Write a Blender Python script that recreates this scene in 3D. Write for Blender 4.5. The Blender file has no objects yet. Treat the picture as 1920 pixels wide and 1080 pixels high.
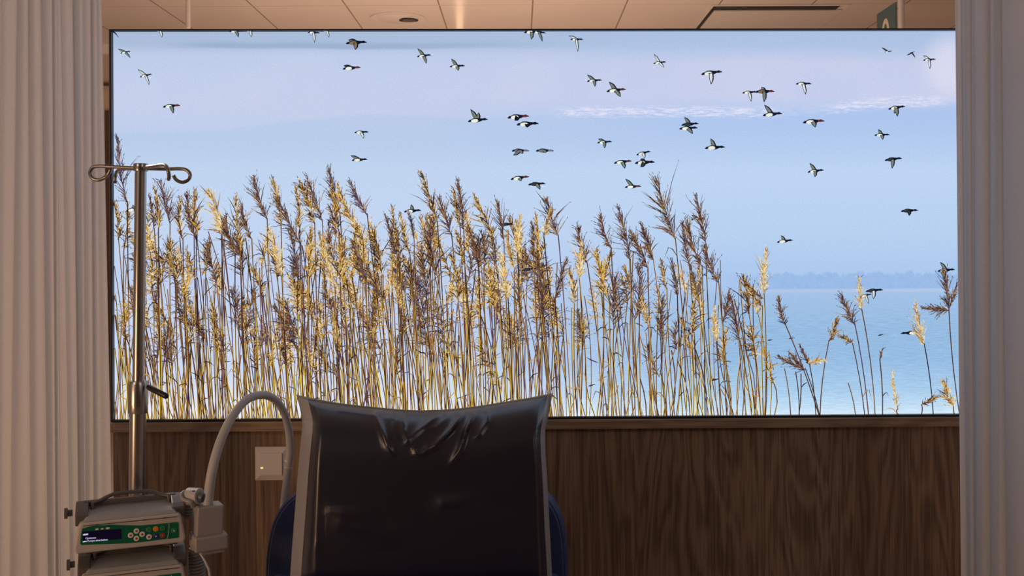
import bpy, math, random
from mathutils import Matrix, Vector
from math import sin, cos, pi, radians, sqrt, exp

SC = bpy.context.scene
COL = SC.collection

# ------------------------------------------------------------------ camera
F, CX, CY = 1867.0, 975.0, 470.0            # focal length in pixels, principal point
CAM = Vector((0.0, 0.0, 1.12))
ROLL = radians(0.25)
RIGHT = Vector((cos(ROLL), 0, -sin(ROLL)))
UP = Vector((sin(ROLL), 0, cos(ROLL)))
FWD = Vector((0, 1, 0))
cd = bpy.data.cameras.new('camera')
cam = bpy.data.objects.new('camera', cd)
COL.objects.link(cam)
cd.sensor_fit = 'HORIZONTAL'
cd.sensor_width = 36.0
cd.lens = F / 1920.0 * 36.0
cd.shift_x = -(CX - 960) / 1920.0
cd.shift_y = (CY - 540) / 1920.0
cd.clip_start = 0.05
cam.matrix_world = Matrix(((RIGHT.x, UP.x, 0, CAM.x), (RIGHT.y, UP.y, -1, CAM.y), (RIGHT.z, UP.z, 0, CAM.z), (0, 0, 0, 1)))
SC.camera = cam

# ------------------------------------------------------------------ world, lights, exposure
SC.view_settings.view_transform = 'Standard'
SC.view_settings.look = 'None'
SC.view_settings.gamma = 1.0
SC.view_settings.use_curve_mapping = False
SC.view_settings.exposure = 0.0
w = bpy.data.worlds.new('world'); SC.world = w
w.use_nodes = True
w.node_tree.nodes['Background'].inputs[0].default_value = (0.9, 0.75, 0.65, 1)
w.node_tree.nodes['Background'].inputs[1].default_value = 0.02


def area(name, loc, target, size, power, color, size_y=None):
    l = bpy.data.lights.new(name, 'AREA')
    l.energy = power; l.color = color; l.size = size
    if size_y:
        l.shape = 'RECTANGLE'; l.size_y = size_y
    o = bpy.data.objects.new(name, l); COL.objects.link(o)
    o.location = loc
    o.rotation_euler = (Vector(target) - Vector(loc)).to_track_quat('-Z', 'Y').to_euler()
    return o


WARM = (1.0, 0.56, 0.30)
area('added_ceiling_fill', (-0.3, 5.4, 0.9), (-0.3, 5.9, 2.7), 3.0, 45, (1.0, 0.64, 0.45), 1.6)  # added fill hidden behind the partition, brightens the ceiling from below
area('ward_ceiling_lamp', (-2.5, -1.2, 2.62), (-0.6, 1.6, 0.6), 1.3, 22, (1.0, 0.80, 0.68))
area('left_curtain_backlight', (-2.3, 3.9, 2.2), (-1.1, 2.26, 0.8), 0.5, 26, (1.0, 0.80, 0.70))  # added behind the left curtain so its cloth is lit through
area('right_curtain_backlight', (2.6, 4.1, 2.3), (1.1, 2.26, 1.0), 0.5, 12, (1.0, 0.82, 0.76))  # unseen, aimed at the right curtain from behind
area('low_bedside_lamp', (-1.75, 0.7, 0.75), (-0.95, 2.2, 0.65), 0.35, 7.0, (1.0, 0.58, 0.32))
area('ceiling_streak_lamp', (-0.44, 7.38, 2.47), (-0.44, 0.0, 2.9), 0.05, 0.13, (1.0, 0.66, 0.38), 0.36)  # unseen lamp, drawn tall so its ceiling reflection becomes a streak
area('added_right_fill', (2.3, -1.0, 2.62), (0.9, 2.3, 0.5), 1.3, 14, (1.0, 0.88, 0.82))  # added fill, lifts the wood panel on the right


# ------------------------------------------------------------------ pixel -> place helpers
def ray(px, py):
    return RIGHT * ((px - CX) / F) + UP * (-(py - CY) / F) + FWD


def P(px, py, y):
    return CAM + ray(px, py) * y


A_W = radians(0.85)                          # the partition stands a little askew
WO = Vector((0, 2.43, 0))
WS = Vector((cos(A_W), sin(A_W), 0))
WN = Vector((sin(A_W), -cos(A_W), 0))        # towards the camera


def W(px, py, t=0.0):
    d = ray(px, py)
    k = (WO - CAM).dot(WN) / d.dot(WN)
    return CAM + d * k + WN * t


def wall_sz(px, py):
    p = W(px, py)
    return (p - WO).dot(WS), p.z


def wp(s, z, t):
    return WO + WS * s + WN * t + Vector((0, 0, z))


# ------------------------------------------------------------------ mesh builder
MATRIX = {}


class MB:
    def __init__(self):
        self.v, self.f, self.m = [], [], []

    def add(self, verts, faces, mat=0):
        b = len(self.v)
        self.v += [Vector(p) for p in verts]
        for fc in faces:
            self.f.append([b + i for i in fc]); self.m.append(mat)
        return self

    def box(self, c, s, mat=0, M=None):
        hx, hy, hz = s[0] / 2, s[1] / 2, s[2] / 2
        vs = [Vector((c[0] + a * hx, c[1] + b * hy, c[2] + d * hz)) for a in (-1, 1) for b in (-1, 1) for d in (-1, 1)]
        if M: vs = [M @ p for p in vs]
        return self.add(vs, [(0, 1, 3, 2), (4, 6, 7, 5), (0, 4, 5, 1), (2, 3, 7, 6), (0, 2, 6, 4), (1, 5, 7, 3)], mat)

    def hexa(self, a, b, mat=0):
        """two quads a and b (4 corners each, same order) joined into a solid"""
        return self.add(list(a) + list(b), [(3, 2, 1, 0), (4, 5, 6, 7), (0, 1, 5, 4), (1, 2, 6, 5), (2, 3, 7, 6), (3, 0, 4, 7)], mat)

    def tube(self, path, r, n=12, mat=0, caps=True):
        path = [Vector(p) for p in path]
        rs = r if isinstance(r, (list, tuple)) else [r] * len(path)
        vs, fs = [], []
        t0 = (path[1] - path[0]).normalized()
        ref = Vector((0, 0, 1)) if abs(t0.z) < 0.9 else Vector((1, 0, 0))
        u = t0.cross(ref).normalized()
        for i, p in enumerate(path):
            if i == 0: t = path[1] - path[0]
            elif i == len(path) - 1: t = path[-1] - path[-2]
            else: t = path[i + 1] - path[i - 1]
            t.normalize()
            u = (u - t * u.dot(t)).normalized()
            q = t.cross(u)
            for k in range(n):
                a = 2 * pi * k / n
                vs.append(p + (u * cos(a) + q * sin(a)) * rs[i])
        for i in range(len(path) - 1):
            for k in range(n):
                fs.append((i * n + k, i * n + (k + 1) % n, (i + 1) * n + (k + 1) % n, (i + 1) * n + k))
        if caps:
            fs.append(tuple(range(n - 1, -1, -1)))
            fs.append(tuple((len(path) - 1) * n + k for k in range(n)))
        return self.add(vs, fs, mat)

    def lathe(self, prof, n=32, M=None, mat=0):
        vs, fs = [], []
        for r, z in prof:
            for k in range(n):
                a = 2 * pi * k / n
                p = Vector((r * cos(a), r * sin(a), z))
                vs.append(M @ p if M else p)
        for i in range(len(prof) - 1):
            for k in range(n):
                fs.append((i * n + k, i * n + (k + 1) % n, (i + 1) * n + (k + 1) % n, (i + 1) * n + k))
        fs.append(tuple(range(n - 1, -1, -1)))
        fs.append(tuple((len(prof) - 1) * n + k for k in range(n)))
        return self.add(vs, fs, mat)

    def prism(self, front, offset, mat=0):
        n = len(front)
        front = [Vector(p) for p in front]
        back = [p + Vector(offset) for p in front]
        fs = [tuple(range(n)), tuple(range(2 * n - 1, n - 1, -1))]
        fs += [(i, n + i, n + (i + 1) % n, (i + 1) % n) for i in range(n)]
        return self.add(front + back, fs, mat)

    def stroke(self, pts, ws, mat=0, t=0.0):
        """a flat printed brush stroke; pts in photograph pixels on the picture plane"""
        vs = []
        for i, (x, y) in enumerate(pts):
            if i == 0: dx, dy = pts[1][0] - x, pts[1][1] - y
            elif i == len(pts) - 1: dx, dy = x - pts[-2][0], y - pts[-2][1]
            else: dx, dy = pts[i + 1][0] - pts[i - 1][0], pts[i + 1][1] - pts[i - 1][1]
            l = sqrt(dx * dx + dy * dy) or 1
            h = ws[i] / 2
            vs.append(W(x - dy / l * h, y + dx / l * h, t)); vs.append(W(x + dy / l * h, y - dx / l * h, t))
        fs = [(2 * i, 2 * i + 1, 2 * i + 3, 2 * i + 2) for i in range(len(pts) - 1)]
        return self.add(vs, fs, mat)

    def poly(self, pts, mat=0, t=0.0):
        return self.add([W(x, y, t) for x, y in pts], [tuple(range(len(pts)))], mat)

    def build(self, name, mats, parent=None, smooth=None, bevel=0, seg=2, local=False, org=None, kind=None, rot=None):
        me = bpy.data.meshes.new(name)
        if parent is not None:
            M = MATRIX[parent.name]
        else:
            if org is None:
                n = len(self.v)
                org = (sum(p.x for p in self.v) / n, sum(p.y for p in self.v) / n, min(p.z for p in self.v))
            M = Matrix.Translation(Vector(org))
            if rot: M = M @ Matrix.Rotation(rot, 4, 'Z')
        Mi = M.inverted()
        vs = self.v if local else [Mi @ p for p in self.v]
        me.from_pydata([tuple(p) for p in vs], [], self.f)
        mats = mats if isinstance(mats, (list, tuple)) else [mats]
        for m in mats: me.materials.append(m)
        if len(mats) > 1: me.polygons.foreach_set('material_index', self.m)
        me.update()
        if smooth is not None:
            me.polygons.foreach_set('use_smooth', [True] * len(me.polygons))
            me.set_sharp_from_angle(angle=radians(smooth))
        o = bpy.data.objects.new(name, me)
        COL.objects.link(o)
        if parent is not None:
            o.parent = parent
            MATRIX[o.name] = M
        else:
            o.matrix_world = M
            MATRIX[o.name] = M
        if bevel:
            b = o.modifiers.new('bevel', 'BEVEL'); b.width = bevel; b.segments = seg; b.limit_method = 'ANGLE'; b.angle_limit = radians(40)
            b.harden_normals = False
        if kind: o['kind'] = kind
        return o


def tag(o, label, cat, group=None):
    o['label'] = label; o['category'] = cat
    if group: o['group'] = group
    return o


def empty(name, loc, rz=0.0):
    o = bpy.data.objects.new(name, None); COL.objects.link(o)
    o.empty_display_size = 0.1
    M = Matrix.Translation(Vector(loc)) @ Matrix.Rotation(rz, 4, 'Z')
    o.matrix_world = M
    MATRIX[o.name] = M
    return o


def copy_tree(o, parent=None):
    kids = [c for c in bpy.data.objects if c.parent == o]
    c = o.copy(); COL.objects.link(c)
    if parent is not None: c.parent = parent
    for k in kids: copy_tree(k, c)
    return c


def arc_pts(pts, n=8):
    """Catmull-Rom through points"""
    pts = [Vector(p) for p in pts]
    out = []
    q = [pts[0] * 2 - pts[1]] + pts + [pts[-1] * 2 - pts[-2]]
    for i in range(1, len(q) - 2):
        for k in range(n):
            t = k / n
            a, b, c, d = q[i - 1], q[i], q[i + 1], q[i + 2]
            out.append(0.5 * ((2 * b) + (c - a) * t + (2 * a - 5 * b + 4 * c - d) * t * t + (3 * b - a - 3 * c + d) * t ** 3))
    out.append(pts[-1])
    return out


def lerp1(xs, ys, x):
    if x <= xs[0]: return ys[0]
    for i in range(len(xs) - 1):
        if x <= xs[i + 1]:
            t = (x - xs[i]) / (xs[i + 1] - xs[i])
            return ys[i] + (ys[i + 1] - ys[i]) * t
    return ys[-1]


# ------------------------------------------------------------------ materials
def lin(c):
    def g(v):
        v /= 255.0
        return v / 12.92 if v <= 0.04045 else ((v + 0.055) / 1.055) ** 2.4
    return (g(c[0]), g(c[1]), g(c[2]), 1)


def mat(name, rgb, rough=0.5, metal=0.0, spec=0.5, noise=0.0, nscale=40.0, bump=0.0, coat=0.0, linear=True):
    m = bpy.data.materials.new(name); m.use_nodes = True
    nt = m.node_tree; b = nt.nodes['Principled BSDF']
    c = tuple(rgb) + (1,) if linear else lin(rgb)
    b.inputs['Base Color'].default_value = c
    b.inputs['Roughness'].default_value = rough
    b.inputs['Metallic'].default_value = metal
    b.inputs['Specular IOR Level'].default_value = spec
    b.inputs['Coat Weight'].default_value = coat
    if noise or bump:
        tc = nt.nodes.new('ShaderNodeTexCoord')
        n = nt.nodes.new('ShaderNodeTexNoise'); n.inputs['Scale'].default_value = nscale; n.inputs['Detail'].default_value = 4
        nt.links.new(tc.outputs['Object'], n.inputs['Vector'])
        if noise:
            mx = nt.nodes.new('ShaderNodeMixRGB'); mx.blend_type = 'MULTIPLY'; mx.inputs[0].default_value = 1
            mx.inputs[1].default_value = c
            r = nt.nodes.new('ShaderNodeMapRange'); r.inputs[3].default_value = 1 - noise; r.inputs[4].default_value = 1 + noise
            nt.links.new(n.outputs['Fac'], r.inputs[0]); nt.links.new(r.outputs[0], mx.inputs[2])
            nt.links.new(mx.outputs[0], b.inputs['Base Color'])
        if bump:
            bp = nt.nodes.new('ShaderNodeBump'); bp.inputs['Strength'].default_value = bump; bp.inputs['Distance'].default_value = 0.001
            nt.links.new(n.outputs['Fac'], bp.inputs['Height']); nt.links.new(bp.outputs[0], b.inputs['Normal'])
    return m


def glow(name, rgb, strength=1.0, sampled=False):
    m = bpy.data.materials.new(name); m.use_nodes = True
    nt = m.node_tree; nt.nodes.clear()
    o = nt.nodes.new('ShaderNodeOutputMaterial'); e = nt.nodes.new('ShaderNodeEmission')
    e.inputs[0].default_value = lin(rgb); e.inputs[1].default_value = strength
    nt.links.new(e.outputs[0], o.inputs[0])
    if not sampled: m.cycles.emission_sampling = 'NONE'
    return m


def wood_mat(name, horizontal=False, dark=(0.105, 0.064, 0.040), light=(0.33, 0.215, 0.140)):
    m = bpy.data.materials.new(name); m.use_nodes = True
    nt = m.node_tree; b = nt.nodes['Principled BSDF']; L = nt.links.new
    tc = nt.nodes.new('ShaderNodeTexCoord')

    def mapped(scale):
        mp = nt.nodes.new('ShaderNodeMapping')
        s = (scale[1], 1, scale[0]) if horizontal else (scale[0], 1, scale[1])
        mp.inputs['Scale'].default_value = s
        L(tc.outputs['Object'], mp.inputs['Vector'])
        return mp
    n1 = nt.nodes.new('ShaderNodeTexNoise'); n1.inputs['Scale'].default_value = 1; n1.inputs['Detail'].default_value = 6; n1.inputs['Roughness'].default_value = 0.65
    L(mapped((150, 3.0)).outputs[0], n1.inputs['Vector'])
    n2 = nt.nodes.new('ShaderNodeTexNoise'); n2.inputs['Scale'].default_value = 1; n2.inputs['Detail'].default_value = 3; n2.inputs['Distortion'].default_value = 0.6
    L(mapped((9, 0.9)).outputs[0], n2.inputs['Vector'])
    # cathedral rings: contour lines of the slow noise
    mm = nt.nodes.new('ShaderNodeMath'); mm.operation = 'MULTIPLY'; mm.inputs[1].default_value = 70
    L(n2.outputs['Fac'], mm.inputs[0])
    sn = nt.nodes.new('ShaderNodeMath'); sn.operation = 'SINE'; L(mm.outputs[0], sn.inputs[0])
    n3 = nt.nodes.new('ShaderNodeTexNoise'); n3.inputs['Scale'].default_value = 1; n3.inputs['Detail'].default_value = 2
    L(mapped((420, 14)).outputs[0], n3.inputs['Vector'])
    a1 = nt.nodes.new('ShaderNodeMath'); a1.operation = 'MULTIPLY_ADD'; a1.inputs[1].default_value = 0.12
    L(sn.outputs[0], a1.inputs[0]); L(n1.outputs['Fac'], a1.inputs[2])
    a2 = nt.nodes.new('ShaderNodeMath'); a2.operation = 'MULTIPLY_ADD'; a2.inputs[1].default_value = 0.35
    L(n3.outputs['Fac'], a2.inputs[0]); L(a1.outputs[0], a2.inputs[2])
    cr = nt.nodes.new('ShaderNodeValToRGB')
    cr.color_ramp.elements[0].position = 0.42; cr.color_ramp.elements[0].color = dark + (1,)
    cr.color_ramp.elements[1].position = 0.92; cr.color_ramp.elements[1].color = light + (1,)
    L(a2.outputs[0], cr.inputs[0]); L(cr.outputs[0], b.inputs['Base Color'])
    b.inputs['Roughness'].default_value = 0.55
    b.inputs['Specular IOR Level'].default_value = 0.3
    return m


def fabric_mat(name, rgb, trans):
    m = bpy.data.materials.new(name); m.use_nodes = True
    nt = m.node_tree; nt.nodes.clear(); L = nt.links.new
    o = nt.nodes.new('ShaderNodeOutputMaterial')
    d = nt.nodes.new('ShaderNodeBsdfDiffuse'); t = nt.nodes.new('ShaderNodeBsdfTranslucent'); mx = nt.nodes.new('ShaderNodeMixShader')
    tc = nt.nodes.new('ShaderNodeTexCoord')
    n = nt.nodes.new('ShaderNodeTexNoise'); n.inputs['Scale'].default_value = 500; n.inputs['Detail'].default_value = 2
    L(tc.outputs['Object'], n.inputs['Vector'])
    r = nt.nodes.new('ShaderNodeMapRange'); r.inputs[3].default_value = 0.88; r.inputs[4].default_value = 1.12
    L(n.outputs['Fac'], r.inputs[0])
    mc = nt.nodes.new('ShaderNodeMixRGB'); mc.blend_type = 'MULTIPLY'; mc.inputs[0].default_value = 1; mc.inputs[1].default_value = tuple(rgb) + (1,)
    L(r.outputs[0], mc.inputs[2])
    L(mc.outputs[0], d.inputs[0]); L(mc.outputs[0], t.inputs[0])
    mx.inputs[0].default_value = trans
    L(d.outputs[0], mx.inputs[1]); L(t.outputs[0], mx.inputs[2]); L(mx.outputs[0], o.inputs[0])
    return m


M_WOOD = wood_mat('walnut_panel')
M_WOODH = wood_mat('walnut_cap', True, (0.19, 0.122, 0.078), (0.36, 0.25, 0.17))
M_CURTAIN = fabric_mat('curtain_cloth', (0.80, 0.79, 0.80), 0.45)
M_BLACK = mat('black_metal', (0.012, 0.011, 0.012), 0.4)
M_EDGE = mat('bronze_edge', (0.25, 0.19, 0.15), 0.45, 0.3)
M_STEEL = mat('brushed_steel', (0.46, 0.44, 0.42), 0.27, 1.0, noise=0.06, nscale=60)
M_STEELD = mat('dull_steel_rod', (0.30, 0.27, 0.25), 0.3, 1.0, noise=0.05, nscale=80)
M_BLACKP = mat('black_plastic', (0.012, 0.012, 0.013), 0.4, noise=0.1)
M_PUMP = mat('warm_grey_plastic', (0.50, 0.455, 0.42), 0.45, noise=0.03, nscale=30)
M_PUMPTOP = mat('grey_top_plastic', (0.36, 0.36, 0.36), 0.35, noise=0.06, nscale=25)
M_DARKP = mat('dark_grey_plastic', (0.10, 0.09, 0.088), 0.4, noise=0.08)
M_MIDP = mat('mid_grey_plastic', (0.20, 0.185, 0.18), 0.4, noise=0.06)
M_GREEN = mat('green_keypad_foil', (0.0, 0.13, 0.055), 0.35, noise=0.08, nscale=60)
M_SCREEN = glow('dark_violet_display', (15, 8, 26), 1.0)
M_TEXT = glow('display_letters', (205, 195, 235), 1.0)
M_WHITEB = mat('white_button', (0.75, 0.72, 0.70), 0.4, noise=0.03)
M_RED = mat('red_mark', (0.35, 0.03, 0.03), 0.5, noise=0.03)
M_ORANGE = mat('orange_button', (0.75, 0.28, 0.01), 0.4, noise=0.03)
M_BLUEB = mat('blue_button', (0.03, 0.03, 0.25), 0.4, noise=0.03)
M_REDB = mat('dark_red_button', (0.28, 0.05, 0.03), 0.4, noise=0.03)
M_GREENB = mat('pale_green_button', (0.03, 0.20, 0.10), 0.4, noise=0.03)
M_HOSE = mat('pale_grey_hose', (0.50, 0.49, 0.50), 0.42, noise=0.03, nscale=20)
M_CONN = mat('taupe_plastic', (0.34, 0.31, 0.30), 0.42, noise=0.04, nscale=30)
M_SWITCH = mat('white_switch_plastic', (0.72, 0.66, 0.62), 0.35, noise=0.02)
M_LED = glow('switch_pilot_light', (255, 225, 110), 1.6)
M_CEIL2 = mat('white_ceiling_fitting', (0.70, 0.68, 0.66), 0.5, noise=0.03)
M_SLOT = mat('dark_slot', (0.02, 0.02, 0.021), 0.6, noise=0.1)
M_SIGN = mat('teal_sign_plate', (0.065, 0.145, 0.175), 0.45, noise=0.05)
M_DIGIT = mat('sign_digit', (0.75, 0.66, 0.56), 0.5, noise=0.03)
M_FLOOR = mat('beige_linoleum', (0.42, 0.36, 0.30), 0.45, noise=0.12, nscale=12)
M_WALL = mat('painted_wall', (0.62, 0.52, 0.44), 0.7, noise=0.04, nscale=8)
M_DOOR = mat('dark_door', (0.10, 0.065, 0.045), 0.5, noise=0.15, nscale=10)
M_BLUE = mat('blue_upholstery', (0.030, 0.050, 0.165), 0.55, noise=0.12, nscale=300, bump=0.25)
M_SIDELIT = mat('vinyl_side_lit', (0.36, 0.355, 0.39), 0.40, spec=1.0, noise=0.05, nscale=14, bump=0.05)  # pillow side strips: grey lightened to carry the glow of the picture
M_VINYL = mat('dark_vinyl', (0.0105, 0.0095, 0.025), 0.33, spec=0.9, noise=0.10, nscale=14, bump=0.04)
M_SEAM = fabric_mat('cream_vinyl_backing', (0.62, 0.60, 0.54), 0.55)
M_CHROME = mat('chair_frame_metal', (0.5, 0.5, 0.5), 0.3, 1.0, noise=0.04)
M_RUBBER = mat('caster_rubber', (0.03, 0.03, 0.03), 0.7, noise=0.1)


def ceiling_mat():
    m = bpy.data.materials.new('metal_ceiling_tiles'); m.use_nodes = True
    nt = m.node_tree; b = nt.nodes['Principled BSDF']; L = nt.links.new
    tc = nt.nodes.new('ShaderNodeTexCoord'); sp = nt.nodes.new('ShaderNodeSeparateXYZ')
    L(tc.outputs['Object'], sp.inputs[0])

    def M(op, a, bb):
        n = nt.nodes.new('ShaderNodeMath'); n.operation = op
        for i, q in enumerate((a, bb)):
            if isinstance(q, (int, float)): n.inputs[i].default_value = q
            else: L(q, n.inputs[i])
        return n.outputs[0]
    gx = M('LESS_THAN', M('MODULO', M('ADD', sp.outputs['X'], 30 - 0.087 + 0.004), 0.6), 0.010)
    gy = M('LESS_THAN', M('MODULO', M('ADD', sp.outputs['Y'], 30 - 6.40), 1.2), 0.010)
    n = nt.nodes.new('ShaderNodeTexNoise'); n.inputs['Scale'].default_value = 2.2; n.inputs['Detail'].default_value = 3
    L(tc.outputs['Object'], n.inputs['Vector'])
    r = nt.nodes.new('ShaderNodeMapRange'); r.inputs[3].default_value = 0.92; r.inputs[4].default_value = 1.05
    L(n.outputs['Fac'], r.inputs[0])
    mc = nt.nodes.new('ShaderNodeMixRGB'); mc.blend_type = 'MULTIPLY'; mc.inputs[0].default_value = 1
    mc.inputs[1].default_value = (0.74, 0.71, 0.68, 1); L(r.outputs[0], mc.inputs[2])
    m1 = nt.nodes.new('ShaderNodeMixRGB'); m1.inputs[2].default_value = (0.28, 0.22, 0.18, 1); L(gx, m1.inputs[0]); L(mc.outputs[0], m1.inputs[1])
    m2 = nt.nodes.new('ShaderNodeMixRGB'); m2.inputs[2].default_value = (0.55, 0.50, 0.46, 1); L(gy, m2.inputs[0]); L(m1.outputs[0], m2.inputs[1])
    L(m2.outputs[0], b.inputs['Base Color'])
    b.inputs['Roughness'].default_value = 0.24
    b.inputs['Specular IOR Level'].default_value = 0.35
    return m


# ------------------------------------------------------------------ room shell
H = 2.7
X0, X1, Y0, Y1 = -3.2, 3.4, -2.2, 7.6


def struct(name, c, s, m, bevel=0):
    return MB().box(c, s, 0).build(name, m, kind='structure', bevel=bevel, org=(0, 0, 0))


struct('floor', ((X0 + X1) / 2, (Y0 + Y1) / 2, -0.05), (X1 - X0, Y1 - Y0, 0.1), M_FLOOR)
struct('ceiling', ((X0 + X1) / 2, (Y0 + Y1) / 2, H + 0.05), (X1 - X0, Y1 - Y0, 0.1), ceiling_mat())
struct('wall_left', (X0 - 0.05, (Y0 + Y1) / 2, H / 2), (0.1, Y1 - Y0, H), M_WALL)
struct('wall_right', (X1 + 0.05, (Y0 + Y1) / 2, H / 2), (0.1, Y1 - Y0, H), M_WALL)
struct('wall_rear', ((X0 + X1) / 2, Y0 - 0.05, H / 2), (X1 - X0 + 0.2, 0.1, H), M_DOOR)
struct('wall_far', ((X0 + X1) / 2, Y1 + 0.05, H / 2), (X1 - X0 + 0.2, 0.1, H), M_WALL)
tr = MB().box(((X0 + X1) / 2, Y1 - 0.02, 2.665), (X1 - X0, 0.04, 0.07)).build('trim_far', mat('white_trim_paint', (.92, .90, .87), .5, noise=.02), kind='structure', org=(0, 0, 0))
dr = MB().box((-2.65, Y1 - 0.015, 1.10), (1.0, 0.03, 2.20)).build('door_1', M_DOOR, kind='structure', org=(-2.65, Y1 - 0.015, 0))
MB().box((-2.65, Y1 - 0.02, 2.40), (1.1, 0.02, 0.02)).build('trim_door', M_DOOR, kind='structure', org=(-2.65, Y1, 2.38))
MB().tube([(-2.24, Y1 - 0.03, 1.05), (-2.24, Y1 - 0.08, 1.05), (-2.36, Y1 - 0.08, 1.05)], 0.01).build('door_handle', M_CHROME, dr, smooth=40)

# partition wall with its cap
S_L, Z_BOT = wall_sz(212.5, 786)
S_L = wall_sz(211.0, 500)[0]
S_R = wall_sz(1828, 500)[0]
Z_BOT = wall_sz(1000, 784.5)[1]
Z_TOP = wall_sz(1000, 56.0)[1]
Z_CAP = wall_sz(1000, 802.0)[1]
TH = 0.09


def wall_box(mb, s0, s1, z0, z1, t0, t1, m=0):
    a = [wp(s0, z0, t1), wp(s1, z0, t1), wp(s1, z1, t1), wp(s0, z1, t1)]
    b = [wp(s0, z0, t0), wp(s1, z0, t0), wp(s1, z1, t0), wp(s0, z1, t0)]
    return mb.hexa(b, a, m)


wall_box(MB(), S_L, S_R, 0.0, Z_CAP - 0.0012, -TH, 0.0).build('wall_back', M_WOOD, kind='structure', org=tuple(WO), rot=A_W)
wall_box(MB(), S_L, S_R, Z_CAP, Z_BOT - 0.0005, -TH, 0.024).build('trim_1', M_WOODH, kind='structure', org=tuple(WO), rot=A_W, bevel=0.0008)

# ------------------------------------------------------------------ the backlit picture
box_root = empty('lightbox_picture', wp((S_L + S_R) / 2, Z_BOT, -TH / 2), A_W)
tag(box_root, 'wide backlit picture of golden reeds and flying ducks in a thin black frame', 'picture')
FW = wall_sz(1003.2, 500)[0] - wall_sz(1000, 500)[0]
T_FR = 0.014
fr = MB()
wall_box(fr, S_L, S_R, Z_TOP - FW, Z_TOP, -0.05, T_FR)
wall_box(fr, S_L, S_R, Z_BOT, Z_BOT + FW * 1.25, -0.05, T_FR)
wall_box(fr, S_L, S_L + FW, Z_BOT + FW * 1.25, Z_TOP - FW, -0.05, T_FR)
wall_box(fr, S_R - FW, S_R, Z_BOT + FW * 1.25, Z_TOP - FW, -0.05, T_FR)
fr.build('frame', M_BLACK, box_root, bevel=0.0006)
ed = MB(); wall_box(ed, S_L - 0.0025, S_L - 0.0002, Z_BOT, Z_TOP, -0.05, T_FR - 0.003)
ed.build('side_edge', M_EDGE, box_root)
bk = MB(); wall_box(bk, S_L + 0.001, S_R - 0.001, Z_BOT + 0.001, Z_TOP - 0.001, -TH, -0.051)
bk.build('back_housing', M_MIDP, box_root)


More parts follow.
